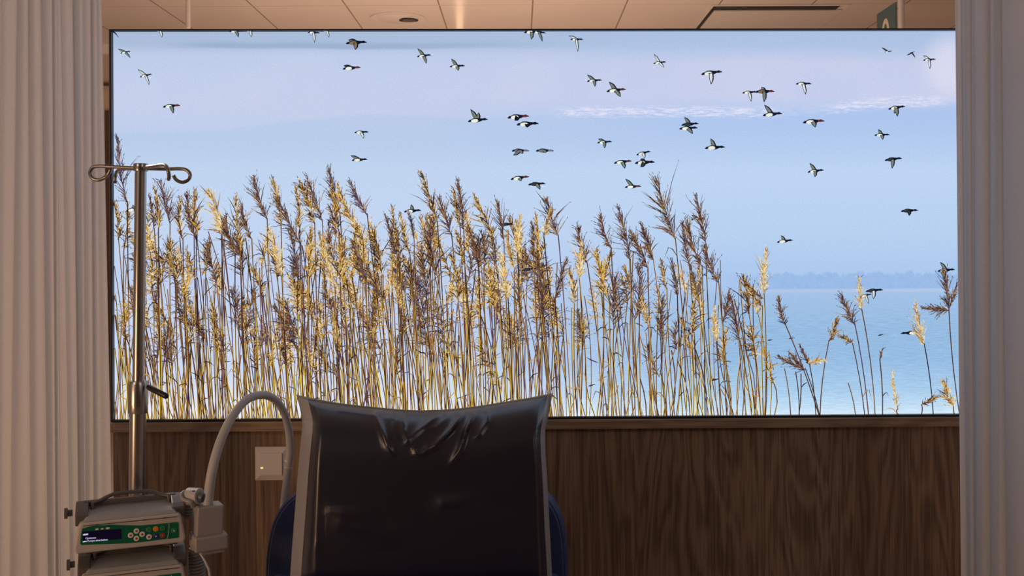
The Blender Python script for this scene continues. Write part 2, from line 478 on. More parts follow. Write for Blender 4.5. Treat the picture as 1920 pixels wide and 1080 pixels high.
def print_mat():
    m = bpy.data.materials.new('backlit_print'); m.use_nodes = True
    nt = m.node_tree; nt.nodes.clear(); L = nt.links.new
    out = nt.nodes.new('ShaderNodeOutputMaterial'); em = nt.nodes.new('ShaderNodeEmission')
    L(em.outputs[0], out.inputs[0])
    uv = nt.nodes.new('ShaderNodeUVMap'); uv.uv_map = 'UVMap'
    sp = nt.nodes.new('ShaderNodeSeparateXYZ'); L(uv.outputs[0], sp.inputs[0])
    u, v = sp.outputs['X'], sp.outputs['Y']            # u: 0..1 across, v: 0 top .. 1 bottom
    PX0, PW, PY0, PH = 212.0, 1586.0, 58.0, 727.0
    U = lambda x: (x - PX0) / PW
    V = lambda y: (y - PY0) / PH

    def M(op, a, b=0.0, c=0.0, clamp=False):
        n = nt.nodes.new('ShaderNodeMath'); n.operation = op; n.use_clamp = clamp
        for i, q in enumerate((a, b, c)):
            if isinstance(q, (int, float)): n.inputs[i].default_value = q
            else: L(q, n.inputs[i])
        return n.outputs[0]

    def sstep(x, a, b):
        n = nt.nodes.new('ShaderNodeMapRange'); n.interpolation_type = 'SMOOTHSTEP'
        L(x, n.inputs[0]); n.inputs[1].default_value = a; n.inputs[2].default_value = b
        return n.outputs[0]

    def ramp(x, stops):
        n = nt.nodes.new('ShaderNodeValToRGB'); L(x, n.inputs[0])
        e = n.color_ramp.elements
        while len(e) < len(stops): e.new(0.5)
        for k, (p, c) in enumerate(stops):
            e[k].position = min(1, max(0, p)); e[k].color = c
        return n.outputs[0]

    def mix(f, a, b, mode='MIX'):
        n = nt.nodes.new('ShaderNodeMixRGB'); n.blend_type = mode
        for i, q in enumerate((f, a, b)):
            if isinstance(q, (int, float)): n.inputs[i].default_value = q
            elif isinstance(q, tuple): n.inputs[i].default_value = q
            else: L(q, n.inputs[i])
        return n.outputs[0]

    def noise(sx, sy, detail=3, rough=0.5):
        mp = nt.nodes.new('ShaderNodeMapping'); mp.inputs['Scale'].default_value = (sx, sy, 1); L(uv.outputs[0], mp.inputs[0])
        n = nt.nodes.new('ShaderNodeTexNoise'); n.inputs['Scale'].default_value = 1; n.inputs['Detail'].default_value = detail; n.inputs['Roughness'].default_value = rough
        L(mp.outputs[0], n.inputs['Vector'])
        return n.outputs['Fac']
    left = [(60, (168, 187, 216)), (82, (172, 190, 219)), (102, (190, 204, 233)), (150, (195, 207, 235)), (205, (197, 207, 235)), (255, (188, 207, 236)),
            (320, (192, 212, 240)), (400, (195, 214, 241)), (520, (192, 210, 241)), (620, (198, 214, 245)), (700, (206, 220, 248)), (745, (222, 230, 250)), (784, (236, 241, 253))]
    right = [(60, (172, 193, 226)), (88, (176, 195, 229)), (120, (198, 206, 235)), (185, (196, 206, 236)), (215, (178, 200, 239)), (262, (183, 206, 240)),
             (330, (190, 213, 243)), (440, (184, 209, 241)), (500, (174, 202, 239)), (547, (169, 199, 237)), (552, (163, 195, 231)), (620, (151, 187, 225)), (680, (151, 189, 227)), (735, (170, 205, 236)), (765, (192, 221, 245)), (784, (218, 236, 251))]
    cl = ramp(v, [(V(y), lin(c)) for y, c in left])
    crr = ramp(v, [(V(y), lin(c)) for y, c in right])
    col = mix(sstep(u, U(620), U(1450)), cl, crr)
    # pink-white clouds
    cn = sstep(noise(7, 4, 3), 0.42, 0.72)
    cm = M('MULTIPLY', M('MULTIPLY', cn, sstep(v, V(75), V(130))), M('SUBTRACT', 1.0, sstep(v, V(170), V(215))))
    col = mix(M('MULTIPLY', cm, 0.5), col, lin((208, 211, 237)))
    # cloud bank in the upper right corner
    dcx = M('SUBTRACT', u, U(1790)); dcy = M('MULTIPLY', M('SUBTRACT', v, V(125)), 0.45)
    rr = M('SQRT', M('ADD', M('MULTIPLY', dcx, dcx), M('MULTIPLY', dcy, dcy)))
    col = mix(M('MULTIPLY', M('SUBTRACT', 1.0, sstep(rr, 0.015, 0.05)), 0.8), col, lin((220, 220, 240)))
    # grey streak near the top left
    st = M('ADD', v, M('MULTIPLY', noise(5, 1, 2), -0.02))
    band = M('MULTIPLY', M('MULTIPLY', sstep(st, V(66), V(78)), M('SUBTRACT', 1.0, sstep(st, V(80), V(86)))), M('MULTIPLY', M('SUBTRACT', 1.0, sstep(u, U(700), U(1150))), sstep(u, U(270), U(420))))
    col = mix(M('MULTIPLY', band, 0.75), col, lin((150, 172, 203)))
    # far mountain ridge: height over u
    g = lambda y: (V(y),) * 3 + (1,)
    ridge = ramp(u, [(U(x), g(y)) for x, y in [(212, 246), (420, 242), (540, 226), (680, 212), (900, 222), (1050, 214), (1260, 214), (1470, 216), (1570, 208), (1640, 198), (1797, 194)]])
    rz = M('ADD', M('SUBTRACT', v, ridge), M('MULTIPLY', M('SUBTRACT', noise(160, 20, 4), 0.5), 0.016))
    below = M('MULTIPLY', sstep(rz, -0.004, 0.006), M('SUBTRACT', 1.0, sstep(v, V(225), V(330))))
    col = mix(M('MULTIPLY', below, 0.48), col, mix(sstep(u, U(700), U(1500)), lin((180, 201, 233)), lin((170, 195, 237))))
    # snow on the ridge
    sn = sstep(noise(60, 190, 5, 0.7), 0.40, 0.62)
    smask = M('MULTIPLY', M('MULTIPLY', sstep(rz, -0.026, -0.010), M('SUBTRACT', 1.0, sstep(rz, 0.000, 0.014))), M('MULTIPLY', sstep(u, U(1010), U(1080)), M('SUBTRACT', 1.0, sstep(u, U(1740), U(1790)))))
    gap = M('MULTIPLY', sstep(u, U(1420), U(1470)), M('SUBTRACT', 1.0, sstep(u, U(1530), U(1590))))
    smask = M('MULTIPLY', smask, M('SUBTRACT', 1.0, M('MULTIPLY', gap, 0.8)))
    col = mix(M('MULTIPLY', M('MULTIPLY', sn, smask), 0.95), col, lin((228, 228, 246)))
    # far tree line above the lake
    tt = M('ADD', v, M('MULTIPLY', M('SUBTRACT', noise(55, 8, 5, 0.7), 0.5), 0.075))
    trees = M('MULTIPLY', M('MULTIPLY', sstep(tt, V(512), V(519)), M('SUBTRACT', 1.0, sstep(v, V(543), V(547)))), sstep(u, U(1330), U(1470)))
    col = mix(M('MULTIPLY', trees, M('MULTIPLY_ADD', noise(140, 60, 4), 0.7, 0.35)), col, lin((146, 182, 228)))
    shore = M('MULTIPLY', M('MULTIPLY', sstep(v, V(543), V(547)), M('SUBTRACT', 1.0, sstep(v, V(549), V(552)))), sstep(u, U(1250), U(1450)))
    col = mix(M('MULTIPLY', shore, 0.8), col, lin((182, 199, 229)))
    # ripples on the lake
    rp = noise(60, 420, 3, 0.6)
    wm = M('MULTIPLY', sstep(v, V(560), V(620)), sstep(u, U(900), U(1200)))
    k = M('MULTIPLY_ADD', M('MULTIPLY', M('SUBTRACT', rp, 0.5), wm), 0.60, 1.0)
    cb = nt.nodes.new('ShaderNodeCombineXYZ')
    for i in range(3): L(k, cb.inputs[i])
    col = mix(1.0, col, cb.outputs[0], 'MULTIPLY')
    # weave grain
    gr = M('MULTIPLY_ADD', M('SUBTRACT', noise(760, 348, 1), 0.5), 0.24, 1.0)
    cb2 = nt.nodes.new('ShaderNodeCombineXYZ')
    for i in range(3): L(gr, cb2.inputs[i])
    col = mix(1.0, col, cb2.outputs[0], 'MULTIPLY')
    L(col, em.inputs[0]); em.inputs[1].default_value = 1.0
    return m


pr = MB()
pr.add([wp(S_L + 0.001, Z_TOP - 0.001, 0), wp(S_R - 0.001, Z_TOP - 0.001, 0), wp(S_R - 0.001, Z_BOT + 0.001, 0), wp(S_L + 0.001, Z_BOT + 0.001, 0)], [(3, 2, 1, 0)])
fabric = pr.build('backlit_print', print_mat(), box_root)
uvl = fabric.data.uv_layers.new(name='UVMap')
UVW = wall_sz(1798, 500)[0]
u_l, u_r = wall_sz(212, 500)[0], wall_sz(1798, 500)[0]
v_t, v_b = wall_sz(1000, 58)[1], wall_sz(1000, 785)[1]
for li, lp in enumerate(fabric.data.loops):
    p = pr.v[lp.vertex_index]
    s = (p - WO).dot(WS)
    uvl.data[li].uv = ((s - u_l) / (u_r - u_l), (p.z - v_t) / (v_b - v_t))

# printed pigments of the reeds
INK = {}
for nm, c in dict(black=(38, 26, 40), dark=(66, 44, 40), brown=(98, 68, 42), rust=(128, 84, 44), tan=(166, 122, 58), gold=(206, 157, 70), honey=(224, 180, 86),
                  pale=(242, 214, 146), cream=(248, 236, 200), yellow=(236, 196, 74), bright=(252, 221, 94), plum=(84, 58, 92), slate=(88, 92, 112), lilac=(150, 140, 160)).items():
    INK[nm] = glow('print_' + nm, c)
INKN = list(INK); INKM = [INK[k] for k in INKN]
IX = {k: i for i, k in enumerate(INKN)}
PAL = {'d': ['black', 'black', 'dark', 'dark', 'brown', 'brown', 'rust', 'plum', 'slate', 'tan', 'tan'],
       'm': ['black', 'black', 'dark', 'dark', 'brown', 'brown', 'tan', 'tan', 'gold', 'honey', 'pale'],
       'g': ['black', 'dark', 'brown', 'rust', 'tan', 'gold', 'gold', 'honey', 'honey', 'pale'],
       'p': ['tan', 'gold', 'honey', 'honey', 'pale', 'pale', 'cream', 'brown', 'lilac'],
       'v': ['plum', 'plum', 'black', 'dark', 'slate', 'brown', 'tan', 'lilac']}
Z_G = Z_BOT + FW * 0.6


def gy(x):
    z0, z1 = wall_sz(x, 770)[1], wall_sz(x, 790)[1]
    return 770 + 20 * (Z_G - z0) / (z1 - z0)


Y_GROUND = 783.5
rng = random.Random(7)


def inside(x, y):
    return 214.0 < x < 1826 and 60 < y < gy(x)


def plume(mb, tip, base, style, t, side=-1, spread=1.0, dens=1.0, droop=0.5):
    tx, ty = tip; bx, by = base
    dx, dy = tx - bx, ty - by
    Lp = sqrt(dx * dx + dy * dy)
    nx, ny = -dy / Lp, dx / Lp                     # perpendicular
    bow = rng.uniform(-0.06, 0.06) * Lp

    def pos(s):                                    # s 0 at tip .. 1 at base
        q = 4 * s * (1 - s) * bow
        return tx - dx * s + nx * q, ty - dy * s + ny * q
    ra = [pos(k / 6) for k in range(7)]
    mb.stroke(ra, [0.5, 0.9, 1.1, 1.3, 1.4, 1.5, 1.5], IX[rng.choice(['black', 'dark', 'brown'])], t)
    ang0 = math.atan2(dy, dx)                      # direction up the rachis
    n = int((24 + Lp * 0.68) * dens)
    pal = PAL[style]
    tuft = rng.uniform(0.20, 0.30)
    thin = rng.uniform(0.8, 1.15)
    for i in range(n):
        s = ((i + rng.random()) / n) ** 0.9
        x, y = pos(s)
        wave = 0.75 + 0.5 * sin(s * 17 + bow)
        prof = 0.25 + 0.95 * min(1, s / 0.6) ** 0.8 - 0.45 * max(0, s - 0.75) / 0.25
        ln = Lp * tuft * prof * wave * rng.uniform(0.45, 1.35) * spread ** 0.5 + 4
        if rng.random() < 0.06: ln *= 1.5
        sd = side if rng.random() < 0.72 else -side
        k0 = abs(rng.gauss(0.22, 0.20)) + 0.04
        a = ang0 + sd * k0 * (0.45 + 0.95 * s) * spread
        bend = sd * rng.uniform(-0.25, 1.1) * droop * (0.15 + 1.3 * s)
        pts = [(x, y)]
        st = ln / 3
        for k in range(3):
            a += bend / 3 + rng.gauss(0, 0.10)
            x += cos(a) * st; y += sin(a) * st
            pts.append((x, y))
        if not all(inside(*q) for q in pts): continue
        c = IX[rng.choice(pal)]
        wd = rng.uniform(0.9, 1.9) * thin
        mb.stroke(pts, [wd * 0.6, wd, wd * 0.8, 0.25], c, t + rng.choice((0.00001, 0.00002, 0.00003)))
        for q in pts[1:]:                          # spikelets along the branch
            if rng.random() < 0.5:
                l2 = rng.uniform(2, 6); aa = a + rng.uniform(-0.8, 0.8)
                e = (q[0] + cos(aa) * l2, q[1] + sin(aa) * l2)
                if inside(*e): mb.stroke([q, e], [1.4 * thin, 0.4], IX[rng.choice(pal)], t + 0.00004)


def fluff(mb, c, w, h, t, lean=0.0, n=60):
    """pale woolly seed head"""
    for i in range(n):
        r = rng.uniform(-1, 1); q = rng.uniform(-1, 1) * sqrt(max(0.05, 1 - r * r))
        x = c[0] + q * w / 2 + r * h / 2 * lean; y = c[1] + r * h / 2
        a = rng.uniform(-pi, pi); l = rng.uniform(2.5, 6)
        e = (x + cos(a) * l, y + sin(a) * l * 0.8)
        m = ((x + e[0]) / 2 + rng.uniform(-1, 1), (y + e[1]) / 2 + rng.uniform(-1, 1))
        if inside(x, y) and inside(*e):
            mb.stroke([(x, y), m, e], [1.3, 1.9, 0.6], IX[rng.choice(['honey', 'pale', 'pale', 'cream', 'gold', 'tan'])], t + rng.choice((0.00003, 0.00004)))


def stem(mb, top, bottom, t, wid=1.0, bow=0.0, tone='y'):
    (x0, y0), (x1, y1) = top, bottom
    if y1 == Y_GROUND: y1 = gy(x1)
    n = max(3, int((y1 - y0) / 32))
    pts = []
    for k in range(n + 1):
        s = k / n
        pts.append((x0 + (x1 - x0) * s + 4 * s * (1 - s) * bow, y0 + (y1 - y0) * s))
    pts = [p for p in pts if p[0] > 214.5 and p[0] < 1826]
    if len(pts) < 2: return
    dk = rng.choice(['black', 'black', 'dark', 'dark', 'plum', 'brown'])
    off = rng.choice((-1, 1, 1)) * 0.85 * wid
    mb.stroke([(x + off, y) for x, y in pts], [1.35 * wid] * len(pts), IX[dk], t + 0.00002)
    # lit side, changing tone towards the ground
    i = 0
    while i < len(pts) - 1:
        j = min(len(pts) - 1, i + rng.choice((2, 3, 4)))
        y = (pts[i][1] + pts[j][1]) / 2 + rng.uniform(-35, 35)
        if tone == 'b': c = rng.choice(['dark', 'brown', 'brown', 'rust', 'tan'])
        elif y < 520: c = rng.choice(['dark', 'brown', 'rust', 'tan', 'gold'])
        elif y < 600: c = rng.choice(['brown', 'rust', 'tan', 'gold', 'honey', 'gold'])
        elif y < 700: c = rng.choice(['tan', 'gold', 'brown', 'honey', 'yellow', 'rust'])
        else: c = rng.choice(['yellow', 'bright', 'honey', 'gold', 'yellow', 'bright', 'rust', 'tan'])
        seg = pts[i:j + 1]
        wv = (1.0 + 0.95 * max(0, (y - 450) / 330)) * wid * rng.uniform(0.8, 1.15)
        mb.stroke(seg, [wv] * len(seg), IX[c], t + 0.00001)
        i = j
    for k in range(rng.choice((0, 0, 1, 1, 2))):      # nodes and dry leaf blades
        q = pts[rng.randrange(1, len(pts))]
        if rng.random() < 0.55:
            a = rng.choice((-1, 1)); l = rng.uniform(10, 26)
            v1, v2 = rng.uniform(.2, 1.0), rng.uniform(-.2, 1.3)
            b = [(q[0], q[1]), (q[0] + a * l * 0.3, q[1] - l * v1 * .6), (q[0] + a * l * 0.6, q[1] - l * v1 + rng.uniform(0, 6)), (q[0] + a * l * 0.9, q[1] - l * v2 + rng.uniform(0, 10))]
            if all(inside(*z) for z in b): mb.stroke(b, [1.0, 2.0, 1.5, 0.3], IX[rng.choice(['dark', 'brown', 'black', 'tan', 'gold'])], t + 0.00002)


# the reeds one can tell apart: tip, foot of the plume, foot of the stem, colouring, side, spread
REEDS = [
    ((223, 263), (239, 380), 246, 'v', -1, 1.2), ((212, 378), (222, 450), 240, 'm', 1, .8), ((281, 372), (289, 430), 300, 'd', 1, .7), ((291, 359), (298, 430), 306, 'm', 1, .8),
    ((301, 342), (319, 419), 327, 'v', 1, 1.3), ((341, 375), (343, 450), 356, 'm', -1, .9), ((352, 362), (364, 440), 372, 'd', -1, .9), ((366, 359), (369, 440), 384, 'm', 1, .9),
    ((392, 358), (416, 440), 431, 'p', -1, 1.1), ((425, 406), (441, 478), 446, 'd', -1, 1.0), ((444, 370), (451, 470), 462, 'm', 1, .9), ((455, 385), (473, 450), 490, 'd', -1, .9),
    ((477, 332), (502, 412), 520, 'd', -1, 1.2), ((512, 336), (528, 425), 541, 'm', -1, .9), ((524, 375), (564, 458), 580, 'd', -1, 1.3), ((555, 354), (562, 430), 578, 'm', -1, .9),
    ((576, 336), (604, 414), 615, 'd', -1, 1.4), ((563, 341), (590, 420), 603, 'm', -1, 1.2), ((618, 321), (637, 400), 652, 'd', -1, .8), ((623, 352), (635, 432), 645, 'm', 1, .8),
    ((635, 349), (680, 448), 702, 'g', -1, .8), ((658, 345), (688, 403), 728, 'v', -1, 1.0), ((736, 392), (748, 470), 764, 'm', -1, .8), ((726, 410), (744, 478), 757, 'd', -1, 1.0),
    ((752, 405), (768, 475), 785, 'm', -1, .8), ((766, 402), (776, 447), 794, 'v', 1, .7), ((791, 327), (820, 415), 838, 'm', -1, 1.0), ((809, 418), (821, 520), 829, 'd', -1, 1.1),
    ((823, 375), (846, 440), 872, 'd', 1, 1.1), ((853, 360), (862, 425), 870, 'm', -1, .8), ((858, 338), (869, 430), 890, 'd', -1, .9), ((857, 437), (872, 500), 884, 'm', -1, 1.0),
    ((879, 427), (896, 490), 908, 'd', -1, .8), ((890, 369), (924, 447), 950, 'm', -1, 1.3), ((903, 440), (908, 500), 912, 'd', 1, 1.2), ((931, 378), (944, 450), 962, 'd', -1, .9),
    ((953, 438), (965, 505), 974, 'g', -1, .7), ((976, 407), (970, 475), 978, 'p', -1, .5), ((996, 420), (999, 480), 1014, 'd', -1, .7), ((1005, 406), (1009, 478), 1034, 'g', -1, .7),
    ((1026, 374), (1047, 443), 1072, 'd', -1, 1.2), ((1030, 397), (1019, 445), 1046, 'g', 1, .6), ((1083, 427), (1101, 495), 1139, 'd', -1, 1.2), ((1093, 460), (1086, 520), 1100, 'p', -1, .9),
    ((1127, 402), (1146, 466), 1174, 'd', -1, 1.5), ((1119, 470), (1142, 560), 1150, 'g', -1, .9), ((1159, 390), (1181, 488), 1200, 'd', -1, 1.2), ((1182, 435), (1214, 503), 1232, 'd', -1, 1.2),
    ((1203, 424), (1225, 488), 1258, 'd', -1, 1.0), ((1232, 340), (1265, 449), 1297, 'd', -1, 1.5), ((1240, 492), (1249, 542), 1264, 'm', -1, .6), ((1259, 490), (1270, 555), 1288, 'd', -1, .9),
    ((1280, 420), (1291, 497), 1306, 'd', -1, .9), ((1304, 369), (1322, 456), 1334, 'd', -1, 1.1), ((1289, 414), (1315, 500), 1321, 'd', -1, 1.0), ((1322, 462), (1346, 530), 1372, 'd', -1, 1.0),
    ((1437, 470), (1431, 552), 1432, 'p', -1, .7), ((1393, 520), (1404, 590), 1426, 'm', -1, .9), ((1403, 535), (1428, 575), 1430, 'm', -1, .7), ((1365, 548), (1354, 605), 1362, 'd', 1, 1.0),
    ((1372, 568), (1386, 640), 1408, 'd', -1, 1.3), ((1460, 560), (1471, 609), 1535, 'd', -1, 1.0), ((1567, 599), (1553, 640), 1536, 'm', 1, .9), ((1577, 554), (1601, 609), 1627, 'd', -1, 1.0),
    ((1610, 525), (1614, 582), 1639, 'p', -1, .6), ((1652, 657), (1648, 676), 1653, 'd', 1, .7), ((1715, 575), (1731, 647), 1748, 'p', -1, .8), ((1765, 508), (1777, 580), 1797, 'd', -1, .8),
    ((1672, 699), (1682, 768), 1684, 'p', -1, .4), ((1769, 715), (1786, 762), 1788, 'g', -1, 1.0),
    ((610, 452), (628, 540), 640, 'p', -1, 1.0), ((697, 432), (716, 515), 728, 'm', -1, 1.1), ((661, 453), (688, 530), 700, 'd', -1, 1.2), ((545, 440), (560, 520), 570, 'd', 1, 1.2),
    ((585, 430), (580, 520), 588, 'g', 1, .9), ((395, 450), (408, 530), 420, 'd', -1, 1.2), ((322, 450), (330, 515), 338, 'm', -1, .9), ((352, 480), (348, 560), 352, 'g', 1, .9),
    ((505, 430), (530, 520), 545, 'p', -1, .9), ((640, 455), (645, 540), 655, 'g', 1, 1.0), ((790, 470), (800, 560), 812, 'd', -1, 1.3), ((845, 480), (858, 560), 870, 'm', 1, 1.0),
    ((940, 480), (952, 560), 960, 'p', -1, .9), ((918, 505), (928, 575), 936, 'g', 1, .9), ((1008, 500), (1018, 590), 1030, 'd', -1, 1.2), ((1060, 490), (1040, 560), 1050, 'd', 1, 1.1),
    ((1068, 505), (1076, 570), 1082, 'g', -1, .9), ((1154, 520), (1150, 610), 1156, 'd', 1, 1.6), ((1196, 500), (1190, 600), 1198, 'd', 1, 1.3), ((1205, 560), (1215, 610), 1222, 'g', -1, .9),
    ((1243, 560), (1238, 640), 1248, 'd', 1, 1.0), ((1300, 570), (1296, 630), 1300, 'm', 1, 1.2), ((1340, 580), (1342, 640), 1350, 'p', -1, .6), ((740, 520), (752, 580), 760, 'g', 1, 1.0),
    ((690, 500), (722, 560), 735, 'd', -1, 1.3),
]

# background reeds first: too many to count
bed = MB()


def dens_at(x):
    return lerp1([212, 300, 700, 1000, 1050, 1120, 1300, 1440, 1460], [1.0, 1.0, 1.05, 0.9, 0.7, 0.5, 0.5, 0.45, 0], x)


stems = []
x = 206.0
while x < 1452:
    d = dens_at(x)
    if d <= 0.02: break
    # stems come in clumps
    cl = 0.55 + 0.45 * sin(x * 0.11) * sin(x * 0.043 + 1)
    x += rng.uniform(0.8, 3.7) / max(0.25, d * (0.55 + 0.75 * cl))
    topy = rng.uniform(430, 640) + (40 if x > 1050 else 0) + (0 if rng.random() < 0.6 else 60)
    lean = rng.gauss(0.055, 0.085)
    stems.append((x - lean * (Y_GROUND - topy), topy, x))
rng.shuffle(stems)
layer = 0.0002
for i, (tx, ty, gx) in enumerate(stems):
    t = layer + (i % 40) * 0.00003
    stem(bed, (tx, ty), (gx, Y_GROUND), t, rng.uniform(0.65, 1.0), rng.uniform(-9, 9))
    if rng.random() < 0.42:
        lp = rng.uniform(28, 72); ln = rng.gauss(0.22, 0.28)
        st = rng.choice('dmmggdp') if ty < 600 else rng.choice('ddmg')
        if tx > 1050 and rng.random() < 0.35: continue
        plume(bed, (tx - ln * lp, ty - lp), (tx, ty + 12), st, t + 0.00003, rng.choice((-1, -1, 1)), rng.uniform(0.7, 1.9), rng.uniform(.5, .95), rng.uniform(0.2, 2.0))
        if st in 'gp' and rng.random() < .5: fluff(bed, (tx - ln * lp * .5, ty - lp * .4), rng.uniform(8, 16), lp * .6, t + .00003, ln, 24)
# small curled leaves low among the stems
for i in range(130):
    x = rng.uniform(220, 1440); y = rng.uniform(560, 760)
    if rng.random() > dens_at(x): continue
    a = rng.choice((-1, 1)); l = rng.uniform(8, 24); up = rng.uniform(-0.9, 0.5)
    b = [(x, y), (x + a * l * 0.35, y + up * l * 0.5), (x + a * l * 0.75, y + up * l * 0.6 + 3), (x + a * l, y + up * l * 0.3 + 8)]
    if all(inside(*z) for z in b):
        bed.stroke(b, [0.6, 2.1, 1.7, 0.3], IX[rng.choice(['black', 'dark', 'brown', 'gold', 'slate', 'tan'])], 0.0016)
o = bed.build('printed_reed_bed', INKM, fabric, kind='stuff')
layer = 0.0018

for i, (tip, base, gx, style, side, spread) in enumerate(REEDS):
    mb = MB(); t = layer + i * 0.00005
    stem(mb, (base[0], base[1] - 3), (gx, Y_GROUND), t, 0.95 if tip[0] < 1440 else 0.85, rng.uniform(-4, 4), 'y' if tip[0] < 1440 else 'b')
    lp = base[1] - tip[1]
    if lp > 25:
        plume(mb, tip, base, style, t + 0.00001, side, spread, 1.0, 0.35 if lp > 60 else 0.6)
        if style in 'pg' and tip[0] < 1450:
            fluff(mb, ((tip[0] + 2 * base[0]) / 3, (tip[1] + 2 * base[1]) / 3 - 6), 15, lp * 0.55, t, (base[0] - tip[0]) / lp, 45 if style == 'p' else 22)
    else:
        plume(mb, tip, base, style, t + 0.00001, side, 0.5, 0.5, 0.2)
    if tip == (1765, 508):                          # bent side plumes of the last tall reed
        plume(mb, (1733, 578), (1777, 582), 'd', t, 1, 1.0, 1.0, 0.3); plume(mb, (1792, 535), (1777, 580), 'd', t, 1, .5, .7, 0.2)
    if tip == (1769, 715):
        fluff(mb, (1779, 742), 13, 40, t, 0.3, 50)
    if tip == (1437, 470):
        plume(mb, (1403, 534), (1431, 560), 'd', t, -1, .8, .8, 0.3)
    mb.build('printed_reed', INKM, fabric)
TL = layer + len(REEDS) * 0.00005


def small_reed(k, plumes, stalks):
    mb = MB(); t = TL + k * 0.00005
    for a, b in stalks: stem(mb, a, b, t, 0.8, 2, 'b')
    for tip, base, st, sd, spd in plumes: plume(mb, tip, base, st, t + 0.00002, sd, spd, 1.0, 0.5)
    mb.build('printed_reed', INKM, fabric)


small_reed(1, [((1460, 668), (1508, 693), 'd', 1, 1.0), ((1482, 664), (1505, 694), 'd', -1, 1.0)], [((1508, 690), (1535, Y_GROUND))])
small_reed(2, [((1543, 676), (1512, 682), 'p', -1, .9), ((1500, 650), (1518, 684), 'd', -1, .6)], [((1516, 682), (1528, Y_GROUND)), ((1500, 700), (1496, Y_GROUND)), ((1490, 696), (1497, Y_GROUND))])
small_reed(3, [((1574, 631), (1598, 643), 'm', 1, 1.1)], [((1597, 642), (1620, Y_GROUND))])
small_reed(4, [((1751, 744), (1726, 758), 'm', 1, 1.0)], [((1726, 757), (1725, Y_GROUND))])
small_reed(5, [], [((1588, 717), (1602, Y_GROUND))])
small_reed(6, [], [((1469, 690), (1481, Y_GROUND))])

# ------------------------------------------------------------------ printed ducks
DK = dict(ink=(20, 24, 40), back=(52, 56, 58), belly=(238, 240, 226), wing=(120, 130, 118), palewing=(214, 222, 224), red=(98, 46, 42), brown=(134, 112, 88), grey=(112, 118, 124))
DKN = list(DK); DKM = [glow('print_duck_' + k, c) for k, c in DK.items()]
DX = {k: i for i, k in enumerate(DKN)}
DT = 0.0014     # ducks fly behind the sharper reeds


def duck(tail, bill, wings=(), head='ink', belly='belly', wingc='wing', k=0, clip=None, back=True):
    mb = MB(); t = (0.0075 if tail[1] < 330 else 0.0017) + k * 0.00001
    ax, ay = tail; dx, dy = bill[0] - ax, bill[1] - ay
    L_ = sqrt(dx * dx + dy * dy); ux, uy = dx / L_, dy / L_
    vx, vy = -uy, ux                                # towards the belly
    if vy < 0: vx, vy = -vx, -vy
    mir = 1 if ux > 0 else -1

    def q(s, h):
        x, y = ax + ux * s * L_ + vx * h * L_, ay + uy * s * L_ + vy * h * L_
        if clip is not None: y = max(y, clip)
        return x, y

    def ell(s, h, rs, rh, c, tt, n=14, rot=0.0):
        mb.poly([q(s + rs * cos(2 * pi * i / n) * cos(rot) - rh * sin(2 * pi * i / n) * sin(rot), h + rs * cos(2 * pi * i / n) * sin(rot) + rh * sin(2 * pi * i / n) * cos(rot)) for i in range(n)], DX[c], tt)

    def wing(tip, c, tt, root=0.47, wdt=0.115):
        rx, ry = q(root, 0.0)
        wx, wy = tip[0] - rx, tip[1] - ry
        if clip is not None: pass
        l = sqrt(wx * wx + wy * wy); px_, py_ = wy / l, -wx / l
        if px_ * ux + py_ * uy < 0: px_, py_ = -px_, -py_       # towards the head
        def r(f, h):
            x, y = rx + wx * f + px_ * h * L_, ry + wy * f + py_ * h * L_
            if clip is not None: y = max(y, clip)
            return x, y
        mb.poly([r(0, wdt), r(0.3, wdt * 1.15), r(0.6, wdt * 1.05), r(0.85, wdt * 0.45), r(1, 0), r(0.8, -wdt * 0.35), r(0.5, -wdt * 0.7), r(0.2, -wdt * 0.8), r(0, -wdt)], DX['ink'], tt)
        mb.poly([r(0.05, wdt * 0.5), r(0.35, wdt * 0.62), r(0.62, wdt * 0.5), r(0.86, wdt * 0.08), r(0.6, -wdt * 0.38), r(0.3, -wdt * 0.55), r(0.05, -wdt * 0.5)], DX[c], tt + 0.000004)
    for wtip in wings:
        up = (wtip[1] - (ay + uy * 0.45 * L_)) < 0
        if up: wing(wtip, wingc, t)
    # tail, body, breast, neck, head, bill
    mb.poly([q(0, 0.02), q(0.10, -0.055), q(0.20, -0.06), q(0.20, 0.05), q(0.06, 0.06)], DX['ink'], t + 0.00001)
    ell(0.40, 0.0, 0.27, 0.115, 'ink', t + 0.00001)
    ell(0.35, 0.020, 0.185, 0.088, belly, t + 0.00002)
    if back: mb.poly([q(0.16, -0.05), q(0.30, -0.118), q(0.48, -0.115), q(0.60, -0.07), q(0.45, -0.072), q(0.28, -0.070)], DX['back'], t + 0.00003)
    mb.poly([q(0.50, -0.10), q(0.62, -0.075), q(0.76, -0.06), q(0.84, -0.075), q(0.84, 0.035), q(0.72, 0.04), q(0.60, 0.085), q(0.50, 0.10)], DX['ink'], t + 0.00002)
    ell(0.835, -0.01, 0.082, 0.062, head, t + 0.00004)
    if head != 'ink': mb.poly([q(0.70, -0.055), q(0.84, -0.07), q(0.84, 0.045), q(0.70, 0.040)], DX[head], t + 0.00003)
    mb.poly([q(0.89, -0.045), q(1.0, 0.005), q(0.99, 0.035), q(0.90, 0.040)], DX['ink'], t + 0.00003)
    for wtip in wings:
        up = (wtip[1] - (ay + uy * 0.45 * L_)) < 0
        if not up: wing(wtip, wingc, t + 0.00005)
    return mb.build('printed_duck', DKM, fabric)


